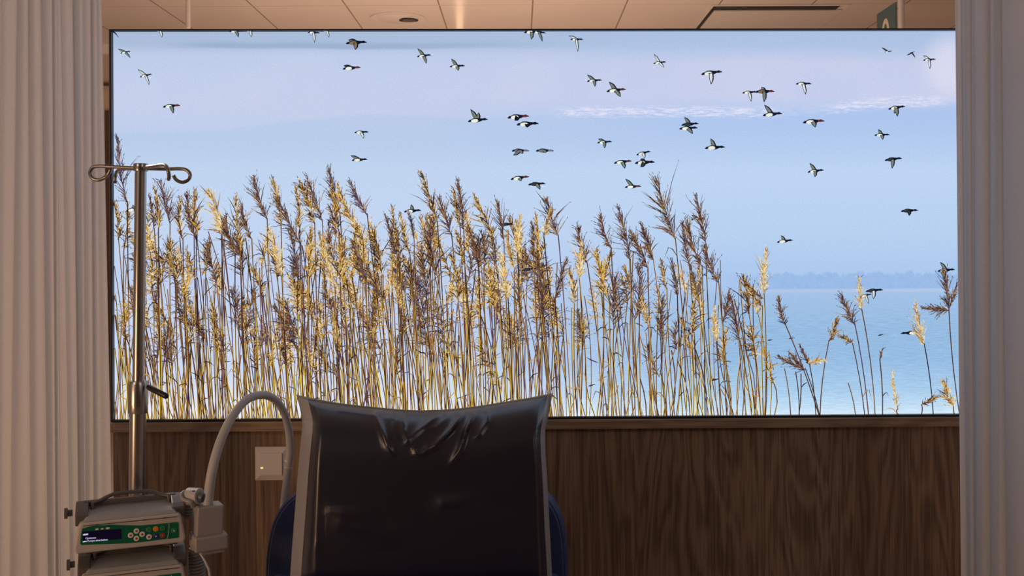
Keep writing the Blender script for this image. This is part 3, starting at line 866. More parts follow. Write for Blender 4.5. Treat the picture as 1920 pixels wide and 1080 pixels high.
TOP = 59.5
B_ = 'belly'
DUCKS = [
    ((228, 101), (247, 97), [(223, 93), (247, 110)], 'ink', B_, 'wing'), ((264, 145), (287, 140), [(260, 131), (282, 161)], 'ink', B_, 'palewing'),
    ((307, 201), (340, 198), [(327, 214)], 'red', B_, 'wing'), ((649, 82), (689, 80), [(654, 76), (667, 95)], 'ink', 'brown', 'brown'),
    ((643, 130), (677, 127), [(645, 124)], 'red', B_, 'back'), ((782, 107), (809, 104), [(783, 92), (800, 121)], 'ink', B_, 'wing'),
    ((843, 126), (872, 124), [(846, 111), (860, 134)], 'ink', B_, 'wing'), ((665, 249), (692, 248), [(683, 261)], 'ink', B_, 'palewing'),
    ((660, 301), (690, 299), [(658, 292)], 'ink', B_, 'wing'), ((877, 228), (915, 224), [(882, 205), (898, 211)], 'ink', B_, 'wing'),
    ((951, 221), (992, 218), [(965, 227)], 'red', B_, 'ink'), ((968, 234), (1010, 232), [(988, 240)], 'ink', B_, 'ink'),
    ((959, 283), (992, 283), [(962, 292), (981, 289)], 'grey', 'grey', 'grey'), ((1004, 283), (1038, 283), [(1024, 287)], 'grey', 'grey', 'grey'),
    ((1119, 268), (1147, 266), [(1121, 261), (1133, 279)], 'ink', B_, 'wing'), ((1150, 306), (1184, 302), [(1171, 317)], 'red', B_, 'wing'),
    ((957, 336), (992, 331), [(977, 340)], 'red', B_, 'wing'), ((990, 346), (1023, 344), [(1013, 356)], 'ink', 'back', 'wing'),
    ((1069, 75), (1093, 75), [(1066, 68), (1083, 99)], 'ink', B_, 'palewing'), ((1100, 153), (1128, 151), [(1100, 141), (1115, 164)], 'ink', B_, 'wing'),
    ((1136, 172), (1173, 168), [(1141, 154), (1163, 183)], 'red', B_, 'wing'), ((1224, 120), (1248, 117), [(1225, 102), (1244, 128)], 'ink', B_, 'palewing'),
    ((1272, 242), (1307, 240), [(1298, 252)], 'ink', B_, 'wing'), ((1276, 235), (1309, 232), [(1282, 220)], 'ink', 'back', 'wing'),
    ((1192, 291), (1219, 284), [(1208, 298)], 'ink', B_, 'palewing'), ((1189, 306), (1227, 304), [(1200, 298), (1200, 314)], 'ink', B_, 'back'),
    ((1320, 278), (1358, 276), [(1331, 260)], 'ink', B_, 'wing'), ((1171, 351), (1202, 349), [(1172, 335)], 'red', B_, 'wing'),
    ((1313, 140), (1353, 135), [(1332, 160)], 'ink', B_, 'palewing'), ((1390, 175), (1418, 173), [(1407, 192)], 'ink', B_, 'palewing'),
    ((1414, 173), (1451, 172), [(1426, 164), (1431, 193)], 'red', 'brown', 'wing'), ((1490, 158), (1520, 158), [(1509, 179)], 'ink', B_, 'palewing'),
    ((1428, 217), (1465, 213), [(1431, 197)], 'ink', B_, 'wing'), ((1503, 230), (1544, 227), [(1527, 240)], 'red', B_, 'wing'),
    ((1663, 205), (1695, 200), [(1674, 214), (1680, 220)], 'ink', B_, 'wing'), ((1637, 254), (1666, 253), [(1644, 243), (1653, 263)], 'ink', B_, 'wing'),
    ((1656, 301), (1689, 297), [(1670, 317)], 'ink', 'back', 'wing'), ((1512, 323), (1543, 319), [(1516, 306), (1526, 333)], 'ink', B_, 'wing'),
    ((1656, 99), (1670, 97), [(1650, 90)], 'ink', B_, 'back'), ((1702, 102), (1713, 98), [(1697, 105), (1714, 110)], 'ink', 'back', 'back'),
    ((1728, 114), (1752, 112), [(1728, 105), (1741, 131)], 'ink', B_, 'palewing'), ((1688, 396), (1721, 394), [(1704, 405)], 'ink', 'back', 'back'),
    ((1757, 508), (1790, 505), [(1762, 491)], 'ink', B_, 'wing'), ((1622, 546), (1655, 543), [(1637, 561)], 'ink', 'back', 'palewing'),
    ((1612, 556), (1634, 551), [(1628, 570)], 'ink', B_, 'palewing'), ((1722, 623), (1688, 625), [], 'ink', B_, 'wing'),
    ((757, 397), (790, 394), [(771, 383)], 'ink', B_, 'wing'), ((1295, 412), (1321, 409), [(1296, 403)], 'ink', B_, 'wing'),
    ((1456, 454), (1486, 450), [(1464, 441)], 'ink', B_, 'wing'), ((936, 421), (964, 420), [], 'ink', 'back', 'wing'),
    ((236, 396), (266, 389), [(250, 384)], 'ink', B_, 'wing'), ((978, 507), (1006, 503), [], 'ink', 'back', 'wing'),
    ((1438, 638), (1449, 637), [], 'ink', 'back', 'wing'), ((1478, 635), (1490, 633), [], 'ink', 'back', 'wing'), ((1645, 629), (1656, 627), [], 'ink', 'back', 'wing'),
    ((1103, 724), (1116, 720), [], 'ink', 'back', 'wing'), ((1333, 713), (1348, 710), [], 'ink', 'back', 'wing'),
]
for k, (tl, bl, wg, hd, by_, wc) in enumerate(DUCKS):
    duck(tl, bl, wg, hd, by_, wc, k)
CLIPPED = [((578, 62), (601, 63), [(591, 82)], 'palewing'), ((982, 62), (1014, 60), [(996, 76)], 'wing'), ((999, 61), (1023, 63), [(1017, 80)], 'wing'),
           ((431, 60), (458, 59), [(449, 71)], 'wing'), ((459, 58), (484, 58), [(473, 71)], 'palewing'), ((291, 58), (316, 58), [(306, 72)], 'palewing'),
           ((603, 58), (626, 58), [(618, 72)], 'palewing'), ((203, 58), (222, 55), [(225, 73)], 'back')]
for k, (tl, bl, wg, wc) in enumerate(CLIPPED):
    if tl[0] < 213:
        mb = MB(); mb.stroke([(214, 60), (219, 64), (225, 72)], [3, 2.2, 0.4], DX['ink'], 0.0082); mb.build('printed_duck', DKM, fabric)
    else:
        duck(tl, bl, wg, 'ink', 'belly', wc, 60 + k, clip=TOP)

# ------------------------------------------------------------------ curtains
def curtain(name, edge_top, edge_bot, ridges, depth, far_end, amp, label, hem=0.03):
    """ridges: (x at picture top, x at picture bottom, strength); far_end: px where the cloth ends out of frame"""
    ztop, zbot = H - 0.03, hem
    mb = MB()
    left = far_end < edge_top
    rid = sorted(ridges, key=lambda r: r[0])
    xs_t = [r[0] for r in rid]; xs_b = [r[1] for r in rid]
    NU, NV = 420, 40
    lo_t, hi_t = (far_end, edge_top) if left else (edge_top, far_end)
    lo_b, hi_b = (far_end, edge_bot) if left else (edge_bot, far_end)
    kt = [lo_t] + xs_t + [hi_t]; kb = [lo_b] + xs_b + [hi_b]; ks = [0.0] + [r[2] for r in rid] + [0.6]
    vs, fs = [], []
    for j in range(NV + 1):
        z = ztop + (zbot - ztop) * j / NV
        py = CY - (z - CAM.z) / depth * F
        f = py / 1080.0
        f = max(-0.25, min(1.4, f))
        for i in range(NU + 1):
            q = i / NU * (len(kt) - 1)
            n = min(int(q), len(kt) - 2); fr_ = q - n
            xt = kt[n] + (kt[n + 1] - kt[n]) * fr_; xb = kb[n] + (kb[n + 1] - kb[n]) * fr_
            px = xt + (xb - xt) * f
            gapw = abs(kt[n + 1] - kt[n])
            # crest at each ridge, soft valley between
            a0, a1 = ks[n], ks[n + 1]
            crest = a0 * exp(-(fr_ * gapw / 4.5) ** 1.5) + a1 * exp(-((1 - fr_) * gapw / 4.5) ** 1.5)
            valley = sin(pi * fr_) * min(1.0, gapw / 40.0)
            y = depth - amp * crest + amp * 0.22 * valley + 0.0015 * sin(px * 0.11 + z * 1.7)
            p = P(px, py, depth)
            vs.append(Vector((p.x, y, z)))
    for j in range(NV):
        for i in range(NU):
            a = j * (NU + 1) + i
            fs.append((a, a + 1, a + NU + 2, a + NU + 1))
    mb.add(vs, fs)
    cx = sum(p.x for p in vs) / len(vs)
    root = empty(name, (cx, depth, 0))
    tag(root, label, 'curtain', 'curtains framing the picture')
    c = mb.build('cloth', M_CURTAIN, root, smooth=60)
    so = c.modifiers.new('thickness', 'SOLIDIFY'); so.thickness = 0.0012; so.offset = 0
    x_a, x_b = min(p.x for p in vs), max(p.x for p in vs)
    MB().box(((x_a + x_b) / 2, depth, H - 0.012), (x_b - x_a + 0.05, 0.03, 0.022)).build('rail', M_CEIL2, root, bevel=0.002)
    return root


curtain('curtain', 194, 216, [(-60, -70, .8), (-25, -35, .6), (5, -5, .5), (37, 24, .8), (58, 61, .9), (82, 95, .8), (103, 110, 1.0), (110, 116, .5), (117, 135, .5), (142, 154, 1.0), (158, 164, .6), (175, 181, 1.0), (186, 196, .7)],
        2.10, -150, 0.013, 'white curtain hanging behind the drip stand and its pumps')
curtain('curtain', 1790, 1801, [(1798, 1808, .6), (1815, 1821, .7), (1823, 1826, .5), (1849, 1848, 1.0), (1872, 1880, .9), (1930, 1940, .8), (1965, 1975, .6), (2000, 2010, .9)],
        2.12, 2080, 0.017, 'white curtain covering the end of the lake side of the picture')

# ------------------------------------------------------------------ light switch
sw_s, sw_z = wall_sz(510.5, 868.5)
sw = empty('light_switch', wp(sw_s, sw_z - 0.044, 0), A_W)
tag(sw, 'white square light switch with glowing pilot light on the wooden panel', 'switch')
d = wall_sz(542, 868)[0] - sw_s
mb = MB()
for (h0, h1, t0, t1) in ((d, d, 0.0002, 0.004), ):
    wall_box(mb, sw_s - d, sw_s + d, sw_z - d, sw_z + d, t0, t1)
i0, i1 = d * 0.98, d * 0.70
a = [wp(sw_s + q * i0, sw_z + e * i0, 0.004) for q, e in ((-1, -1), (1, -1), (1, 1), (-1, 1))]
b = [wp(sw_s + q * i1, sw_z + e * i1, 0.010) for q, e in ((-1, -1), (1, -1), (1, 1), (-1, 1))]
mb.hexa(a, b)
mb.build('switch_frame', M_SWITCH, sw, bevel=0.0012)
mb = MB(); k = d * 0.655
wall_box(mb, sw_s - k, sw_s + k, sw_z - k, sw_z + k, 0.0102, 0.0135)
mb.build('rocker', M_SWITCH, sw, bevel=0.001)
s1, z1 = wall_sz(493.5, 875)
mb = MB(); wall_box(mb, s1 - 0.0026, s1 + 0.0026, z1 - 0.0014, z1 + 0.0014, 0.0137, 0.0146)
mb.build('pilot_light', M_LED, sw)

# ------------------------------------------------------------------ ceiling fittings beyond the partition
def yc(py, z=H):            # distance of a ceiling point seen at row py
    return (z - CAM.z) * F / (CY - py)


ya, yb = yc(12), yc(12) + 0.90
xa = (1340 - CX) / F * ya; xb = (1592 - CX) / F * ya
cas = empty('ceiling_air_unit', ((xa + xb) / 2, (ya + yb) / 2, H - 0.03))
tag(cas, 'square air conditioning unit in the ceiling with a long dark slot', 'air conditioner')
mb = MB()
for (x_0, x_1, y_0, y_1, h_) in ((xa, xb, ya - 0.02, ya, 0.005), (xa, xb, yb - 0.05, yb, 0.014), (xa - 0.02, xa, ya - 0.02, yb, 0.005), (xb, xb + 0.02, ya - 0.02, yb, 0.005)):
    mb.box(((x_0 + x_1) / 2, (y_0 + y_1) / 2, H - 0.0008 - h_ / 2), (x_1 - x_0, y_1 - y_0, h_))
mb.build('unit_frame', M_CEIL2, cas, bevel=0.001)
mb = MB()
mb.box(((xa + xb) / 2 - 0.02, ya + 0.055, H - 0.002), (xb - xa - 0.05, 0.108, 0.003))
mb.box((xa + 0.012, (ya + yb) / 2 + .03, H - 0.002), (0.020, yb - ya - 0.12, 0.003))
mb.build('air_slot', M_SLOT, cas)
mb = MB().box(((xa + xb) / 2 + 0.012, (ya + 0.11 + yb - 0.052) / 2, H - 0.008), (xb - xa - 0.026, yb - 0.052 - ya - 0.11, 0.013))
mb.build('intake_panel', M_CEIL2, cas, bevel=0.003)
mb = MB().box(((xa + xb) / 2 - 0.03, (ya + yb) / 2 + 0.09, H - 0.0165), (xb - xa - 0.26, yb - ya - 0.34, 0.004))
mb.build('filter_cover', M_CEIL2, cas, bevel=0.001)

yr_ = yc(33.5); xr_ = (748 - CX) / F * yr_
rd = empty('ceiling_diffuser', (xr_, yr_, H - 0.02))
tag(rd, 'round flush ceiling vent with a dark opening above the picture', 'vent')
T = Matrix.Translation((xr_, yr_, 0))
MB().lathe([(0.19, H - 0.0005), (0.19, H - 0.006), (0.175, H - 0.008), (0.135, H - 0.006), (0.128, H - 0.010), (0.01, H - 0.010)], 48, T).build('vent_plate', M_CEIL2, rd, smooth=30)
mb = MB()
xq = (768 - CX) / F * yr_
out = []
for k in range(20):
    a = 2 * pi * k / 20
    out.append((xq + 0.062 * cos(a) * (1 + 0.12 * sin(3 * a)), yr_ - 0.01 + 0.055 * sin(a), H - 0.0165))
mb.prism(out, (0, 0, 0.006)); mb.build('dark_opening', M_SLOT, rd)
mb = MB()
for k in range(3): mb.box((xq + 0.005, yr_ - 0.035 + k * 0.027, H - 0.018), (0.085 - 0.015 * abs(k - 1), 0.006, 0.003))
mb.build('louvre', M_MIDP, rd)

yh = 6.0
ptop = P(352.5, 0, yh); pend = P(352.5, 53, yh)
rod = MB().tube([(ptop.x, yh, H - 0.001), (ptop.x, yh, pend.z + 0.004), (ptop.x, yh, pend.z)], [0.0145, 0.0145, 0.011], 20)
tag(rod.build('hanging_rod', M_CEIL2, smooth=40, org=(ptop.x, yh, pend.z)), 'short white rod hanging from the ceiling over the reed end of the picture', 'rod')

ys1 = 5.8; xs1 = (1682 - CX) / F * ys1
zt = P(1682, 3, ys1).z
sgn = empty('hanging_sign', (xs1, ys1 + 0.15, zt - 0.32))
tag(sgn, 'dark teal room sign with a pale number on a white hanging post', 'sign')
MB().box((xs1 + 0.004, ys1 + 0.16, zt - 0.16), (0.008, 0.305, 0.32)).build('sign_plate', M_SIGN, sgn, bevel=0.001)
pp = P(1689.5, 20, ys1)
MB().tube([(pp.x, ys1 - 0.004, H - 0.001), (pp.x, ys1 - 0.004, zt - 0.34)], 0.0185, 24).build('post', M_CEIL2, sgn, smooth=40)
mb = MB()
cy_, cz_ = ys1 + 0.165, zt - 0.145
N = 32
ring_o = [(cy_ + 0.058 * cos(2 * pi * k / N), cz_ + 0.085 * sin(2 * pi * k / N)) for k in range(N)]
ring_i = [(cy_ + 0.030 * cos(2 * pi * k / N), cz_ + 0.055 * sin(2 * pi * k / N)) for k in range(N)]
vs = [Vector((xs1 - 0.002, a, b)) for a, b in ring_o] + [Vector((xs1 - 0.002, a, b)) for a, b in ring_i] + [Vector((xs1, a, b)) for a, b in ring_o] + [Vector((xs1, a, b)) for a, b in ring_i]
fs = []
for k in range(N):
    q = (k + 1) % N
    fs += [(k, q, N + q, N + k), (2 * N + q, 2 * N + k, 3 * N + k, 3 * N + q), (k, 2 * N + k, 2 * N + q, q), (N + q, 3 * N + q, 3 * N + k, N + k)]
mb.add(vs, fs); mb.build('digit', M_DIGIT, sgn)

# ------------------------------------------------------------------ drip stand
YP = 1.985
base_p = P(257, 930, YP)
top_p = P(264, 318, YP)
lean = (top_p.x - base_p.x) / (top_p.z - base_p.z)


def pole_at(z):
    return Vector((base_p.x + (z - base_p.z) * lean, YP, z))


px2m = YP / F
foot = pole_at(0.0)
iv = empty('drip_stand', (foot.x, foot.y, 0))
tag(iv, 'steel drip stand with four curled hooks and a black clamp lever', 'drip stand')
z_c0, z_c1 = P(262, 770, YP).z, P(262, 714, YP).z
z_hub0, z_hub1 = P(264, 321, YP).z, P(264, 307, YP).z
MB().tube([pole_at(0.09), pole_at(z_c0 + 0.01)], 15.0 * px2m, 32).build('lower_pole', M_STEEL, iv, smooth=40)
MB().tube([pole_at(z_c0), pole_at(z_hub0 - 0.004)], 10.6 * px2m, 32).build('upper_pole', M_STEEL, iv, smooth=40)
r_ = 18.3 * px2m
MB().tube([pole_at(z_c0 - 0.004), pole_at(z_c0), pole_at(z_c0 + 0.012), pole_at(z_c0 + 0.0125), pole_at(z_c1 - 0.006), pole_at(z_c1)], [r_ * 0.93, r_ * 0.97, r_ * 0.97, r_, r_, r_ * 0.88], 40).build('clamp_collar', M_STEEL, iv, smooth=35)
la, lb = P(277, 725, YP - 0.012), P(314, 744, YP - 0.035)
mb = MB(); mb.tube([la, la.lerp(lb, 0.1), la.lerp(lb, 0.94), la.lerp(lb, 0.985), lb + (lb - la) * 0.01], [0.0045, 0.0056, 0.0058, 0.0045, 0.002], 18)
mb.build('clamp_lever', M_BLACKP, iv, smooth=50)
hub_c = pole_at((z_hub0 + z_hub1) / 2)
rh = 13.2 * px2m; hh = (z_hub1 - z_hub0) / 2
Th = Matrix.Translation(hub_c)
MB().lathe([(rh * 0.78, -hh - 0.006), (rh * 0.78, -hh), (rh * 0.97, -hh), (rh, -hh + 0.001), (rh, hh - 0.0015), (rh * 0.96, hh), (rh * 0.6, hh)], 40, Th).build('hook_hub', M_STEEL, iv, smooth=35)
RH = 0.0036


def hook(pts):
    MB().tube(arc_pts(pts, 7), RH, 14).build('bag_hook', M_STEELD, iv, smooth=60)


yq = YP
hook([P(254, 315, yq), P(215, 313, yq), P(185, 311.5, yq), P(173, 315, yq), P(168.6, 325, yq), P(174, 334.5, yq), P(185, 337.5, yq), P(196, 333, yq), P(203, 326, yq - .004), P(207, 318, yq - .006)])
hook([P(275, 316, yq), P(310, 317, yq + .008), P(335, 316.5, yq + .01), P(349, 318.5, yq + .01), P(356.5, 327, yq + .01), P(353, 337, yq + .008), P(342, 341.8, yq + .006), P(331, 337.5, yq + .004), P(325, 328.5, yq)])
hook([P(271, 314.5, yq - .012), P(290, 311.5, yq - .05), P(303, 309.5, yq - .08), P(311, 311, yq - .10), P(315, 319, yq - .112), P(317, 330, yq - .108), P(316, 336.5, yq - .10)])
hook([P(255, 316.5, yq + .012), P(236, 316.5, yq + .05), P(224, 317.5, yq + .08), P(218.5, 323, yq + .105), P(216.5, 331, yq + .115), P(216, 341.5, yq + .10)])
# five-spoke base with castors
mb = MB(); mb.lathe([(0.04, 0.07), (0.045, 0.075), (0.045, 0.10), (0.022, 0.125)], 32, Matrix.Translation((foot.x, foot.y, 0)))
mb.build('base_hub', M_STEEL, iv, smooth=35)
for k in range(5):
    a = 2 * pi * k / 5 + 0.5
    e = Vector((foot.x + 0.27 * cos(a), foot.y + 0.27 * sin(a), 0.065)); s_ = Vector((foot.x + 0.03 * cos(a), foot.y + 0.03 * sin(a), 0.088))
    lg = MB().tube([s_, s_.lerp(e, 0.5) + Vector((0, 0, 0.004)), e], [0.014, 0.012, 0.010], 14).build('base_leg', M_STEEL, iv, smooth=40)
    n_ = Vector((-sin(a), cos(a), 0)) * 0.010
    c_ = Vector((e.x, e.y, 0.027))
    MB().tube([c_ - n_, c_ + n_], 0.027, 20).tube([Vector((e.x, e.y, 0.045)), e], 0.006, 8).build('castor', M_RUBBER, lg, smooth=40)

# ------------------------------------------------------------------ infusion pumps
YL = 1.80
pa = P(139, 1040, YL)
dvec = ray(348, 1017)
yr = (pa.z - CAM.z) / dvec.z
pb = P(348, 1017, yr)
th = math.atan2(pb.y - pa.y, pb.x - pa.x)
PWD = (pb - pa).length
pm = (pa + pb) / 2
pump = empty('infusion_pump', pm, th)
PM = MATRIX[pump.name]; PMI = PM.inverted()
PN = Vector((sin(th), -cos(th), 0))


def pf(cx, cy, off=0.0):
    """crop pixels (6x, origin 120,900) -> pump-local point on the front face"""
    d = ray(120 + cx / 6.0, 900 + cy / 6.0)
    k = (pm - CAM).dot(PN) / d.dot(PN)
    p = PMI @ (CAM + d * k)
    return Vector((p.x, -off, p.z))


hl = pf(150, 487); hr = pf(1310, 388); bl = pf(118, 838); br = pf(1368, 702)
HP = (hl.z + hr.z) / 2; DEP = 0.095; XH = PWD / 2
mb = MB()
fz = 0.004
front = [(-XH + .002, 0), (-XH, .010), (-XH + .007, HP - .006), (-XH + .011, HP), (XH - .011, HP), (XH - .007, HP - .006), (XH, .010), (XH - .002, 0)]
mb.prism([(x_, 0, z_) for x_, z_ in reversed(front)][::-1], (0, DEP, 0))
mb.build('housing', M_PUMP, pump, local=True, bevel=0.004, seg=3)
# raised grey top tray
mb = MB()
mb.hexa([(-XH + .014, .006, HP), (XH - .014, .006, HP), (XH - .014, DEP - .004, HP), (-XH + .014, DEP - .004, HP)],
        [(-XH + .020, .014, HP + .006), (XH - .020, .014, HP + .006), (XH - .020, DEP - .010, HP + .012), (-XH + .020, DEP - .010, HP + .012)])
mb.build('top_cover', M_PUMPTOP, pump, local=True, bevel=0.002)
mb = MB(); mb.box((0, -0.0004, HP - 0.0045), (PWD - 0.03, 0.002, 0.0012))
for q in (-.3, .12, .3): mb.box((q * PWD, -0.0006, HP - 0.0045), (0.006, 0.002, 0.002))
mb.build('lid_seam', M_DARKP, pump, local=True)
# keypad foil
foil = [(205, 545), (330, 515), (520, 503), (700, 508), (850, 512), (1000, 500), (1150, 485), (1265, 472), (1288, 478), (1293, 640), (1275, 650), (1100, 668), (900, 694), (700, 712), (400, 722), (195, 730), (182, 715), (190, 620)]
fp = [pf(x_, y_, 0.0008) for x_, y_ in foil]
mb = MB(); mb.prism(fp[::-1], (0, 0.0016, 0))
foil_o = mb.build('keypad_foil', M_GREEN, pump, local=True)
MATRIX[foil_o.name] = PM


def strip(pts, wid, off):
    mb = MB()
    q = [pf(x_, y_, off) for x_, y_ in pts]
    h = Vector((wid / 2, 0, 0))
    vs = [v for p in q for v in (p - h, p + h)]
    mb.add(vs, [(2 * i, 2 * i + 1, 2 * i + 3, 2 * i + 2) for i in range(len(q) - 1)])
    return mb


strip([(708, 512), (704, 580), (692, 650), (672, 712)], 0.0007, 0.0013).build('foil_line', M_GREENB, foil_o, local=True)
strip([(1180, 485), (1182, 540), (1175, 600), (1160, 660)], 0.0007, 0.0013).build('foil_line', M_SWITCH, foil_o, local=True)
# display
sc_p = [pf(x_, y_, 0.0014) for x_, y_ in ((208, 580), (645, 548), (648, 660), (208, 700))]
mb = MB(); mb.prism(sc_p[::-1], (0, 0.001, 0)); scr = mb.build('display', M_SCREEN, pump, local=True)
MATRIX[scr.name] = PM
slope = math.atan2(sc_p[1].z - sc_p[0].z, sc_p[1].x - sc_p[0].x)
mb = MB()
for (x_0, y_0, x_1, y_1) in ((215, 598, 272, 622), (212, 680, 255, 698)):
    a, b = pf(x_0, y_1, .0019), pf(x_1, y_0, .0019)
    mb.add([(a.x, a.y, a.z), (b.x, a.y, a.z + (b.x - a.x) * .03), (b.x, a.y, b.z), (a.x, a.y, b.z - (b.x - a.x) * .03)], [(0, 1, 2, 3)])
mb.build('display_symbol', M_TEXT, scr, local=True)
mb = MB()
for (x_0, y_0, x_1, y_1) in ((352, 541, 388, 563), (415, 538, 445, 556), (472, 528, 512, 553)):
    a, b = pf(x_0, y_1, .0013), pf(x_1, y_0, .0013)
    mb.add([(a.x, a.y, a.z), (b.x, a.y, a.z), (b.x, a.y, b.z), (a.x, a.y, b.z)], [(0, 1, 2, 3)])
mb.build('foil_symbol', M_WHITEB, foil_o, local=True)
# mode text on the display
for body, (x_, y_), size in (('Optionen', (240, 663), 0.0046), ('Pumpe einschalten', (261, 693), 0.0046)):
    cu = bpy.data.curves.new('display_text', 'FONT'); cu.body = body; cu.size = size
    cu.materials.append(M_TEXT)
    cu.offset = 0.00006
    tmp = bpy.data.objects.new('display_text', cu); COL.objects.link(tmp)
    dg = bpy.context.evaluated_depsgraph_get()
    tme = bpy.data.meshes.new_from_object(tmp.evaluated_get(dg))
    bpy.data.objects.remove(tmp)
    o = bpy.data.objects.new('display_text', tme); COL.objects.link(o)
    o.parent = scr
    p = pf(x_, y_, 0.0021)
    o.location = p
    o.rotation_euler = (radians(90), -slope, 0)
for (x_, y_), m1, m2 in (((815, 572), M_WHITEB, M_RED), ((750, 620), M_WHITEB, M_RED), ((880, 608), M_WHITEB, M_RED), ((815, 655), M_WHITEB, M_RED), ((957, 555), M_GREENB, M_GREEN),
                         ((1033, 548), M_ORANGE, M_ORANGE), ((1110, 541), M_GREENB, M_GREEN), ((957, 638), M_WHITEB, M_RED), ((1035, 630), M_BLUEB, M_WHITEB), ((1108, 622), M_REDB, M_ORANGE), ((1237, 567), M_GREENB, M_WHITEB)):
    p = pf(x_, y_, 0.0008)
    R_ = Matrix.Translation(p) @ Matrix.Rotation(radians(90), 4, 'X')
    mb = MB(); mb.lathe([(0.0050, 0), (0.0050, 0.0010), (0.0044, 0.0015), (0.001, 0.0015)], 20, R_, 0)
    s_ = 0.0020 if m2 in (M_RED,) else 0.0013
    mb.lathe([(s_, 0.0015), (s_ * 0.9, 0.0019), (s_ * .3, 0.0019)], 12, R_, 1)
    mb.build('button', [m1, m2], foil_o, local=True, smooth=40)
# carrying handle, brackets, knob, rear clamp
zb = HP + 0.006
bar = [(-XH + .030, .060, zb + .000), (-XH + .030, .066, zb + .014), (-XH + .044, .070, zb + .017), (-XH + .056, .074, zb + .022), (-XH + .068, .076, zb + .026), (0, .078, zb + .026), (XH - .062, .078, zb + .025), (XH - .050, .076, zb + .021), (XH - .040, .072, zb + .017), (XH - .026, .066, zb + .015), (XH - .026, .058, zb - .001)]
MB().tube(bar, 0.0036, 12).build('carry_handle', M_DARKP, pump, local=True, smooth=50)
MB().box((0, DEP - .018, HP + .018), (PWD * 0.86, .012, .010)).build('rear_rail', M_DARKP, pump, local=True, bevel=0.002)
for sd in (-1, 1):
    x_ = sd * (XH - .012)
    mb = MB()
    prof = [(.020, HP - .010), (.020, HP + .008), (.034, HP + .014), (.058, HP + .020), (DEP - .012, HP + .022), (DEP, HP + .018), (DEP, HP - .002), (.046, HP - .004)]
    mb.prism([(x_ - .011, a, b) for a, b in prof], (.022, 0, 0))
    mb.build('handle_bracket', M_DARKP, pump, local=True, bevel=0.002)
kc = Vector((-XH - .004, .055, HP + .008))
MB().tube([kc, kc + Vector((-.008, 0, 0)), kc + Vector((-.0082, 0, 0)), kc + Vector((-.014, 0, 0))], [.006, .006, .010, .010], 20).build('release_knob', M_DARKP, pump, local=True, smooth=35)
mb = MB()
pl_ = PMI @ pole_at(pm.z + 0.03)
mb.box((pl_.x, (DEP + pl_.y) / 2 - .008, HP * 0.55), (.05, max(.01, pl_.y - DEP - .02), .035))
mb.build('pole_clamp', M_DARKP, pump, local=True, bevel=0.003)
tag(pump, 'grey infusion pump on top of the stack with lit display and green keypad', 'infusion pump', 'infusion pumps on the drip stand')
pump2 = copy_tree(pump)
dz = 97 * (YL + yr) / 2 / F
pump2.location = pump.location + Vector((0.004, 0.0, -dz))
pump2['label'] = 'grey infusion pump under another pump, mostly cut off by the bottom edge'

# ------------------------------------------------------------------ cable plug with cord, coiled cable
def loc_cyl(a, b, r, n=24):
    return MB().tube([a, b], r, n)


YK = 1.90
plug = empty('cable_plug', P(362, 944, YK))
tag(plug, 'round grey cable plug with a small printed tag behind the top pump', 'plug')
c0, c1 = P(353, 929, YK + .005), P(375, 930.5, YK - .005)
MB().tube([c0, c0.lerp(c1, .04), c0.lerp(c1, .96), c1], [.0142, .0152, .0152, .0142], 28).build('plug_body', M_HOSE, plug, smooth=35)
MB().tube([c1, P(381.5, 934, YK - .008)], [.0088, .0084], 22).build('plug_tip', mat('slate_plastic', (.09, .11, .14), .4, noise=.05), plug, smooth=35)
ax_ = (c1 - c0).normalized(); up_ = Vector((0, 0, 1)); nn = Vector((0, -1, 0))
mb = MB()
lab = []
cm_ = c0.lerp(c1, .55)
for k in range(7):
    a = radians(30 + k * 5)
    rad = nn * cos(a) + up_ * sin(a)
    lab.append((cm_ - ax_ * .0065 + rad * .0155, cm_ + ax_ * .0065 + rad * .0155))
mb.add([p for pr_ in lab for p in pr_], [(2 * i, 2 * i + 1, 2 * i + 3, 2 * i + 2) for i in range(6)])
mb.build('plug_tag', M_WHITEB, plug)
mb = MB()
for f0, f1 in ((-.0048, -.0040), (-.0015, .0050)):
    v_ = []
    for k in range(1, 6):
        a = radians(30 + k * 5); rad = nn * cos(a) + up_ * sin(a)
        v_ += [cm_ + ax_ * f0 + rad * .0158, cm_ + ax_ * f1 + rad * .0158]
    mb.add(v_, [(2 * i, 2 * i + 1, 2 * i + 3, 2 * i + 2) for i in range(4)])
mb.build('tag_print', M_BLUEB, plug)
loop = [P(354, 924, YK + .004), P(346, 922, YK), P(340, 928, YK - .01), P(343, 936, YK - .015), P(352, 940, YK - .02), P(359, 943, YK - .02), P(361, 950, YK - .01)]
MB().tube(arc_pts(loop, 6), .0034, 12).build('plug_cord', M_CONN, plug, smooth=60)


def helix(a, b, r, turns, wire, n=14):
    d = b - a; t = d.normalized()
    u = t.cross(Vector((0, 1, 0))).normalized(); v = t.cross(u)
    k = int(turns * n)
    return [a + d * (i / k) + (u * cos(2 * pi * i / n) + v * sin(2 * pi * i / n)) * r for i in range(k + 1)]


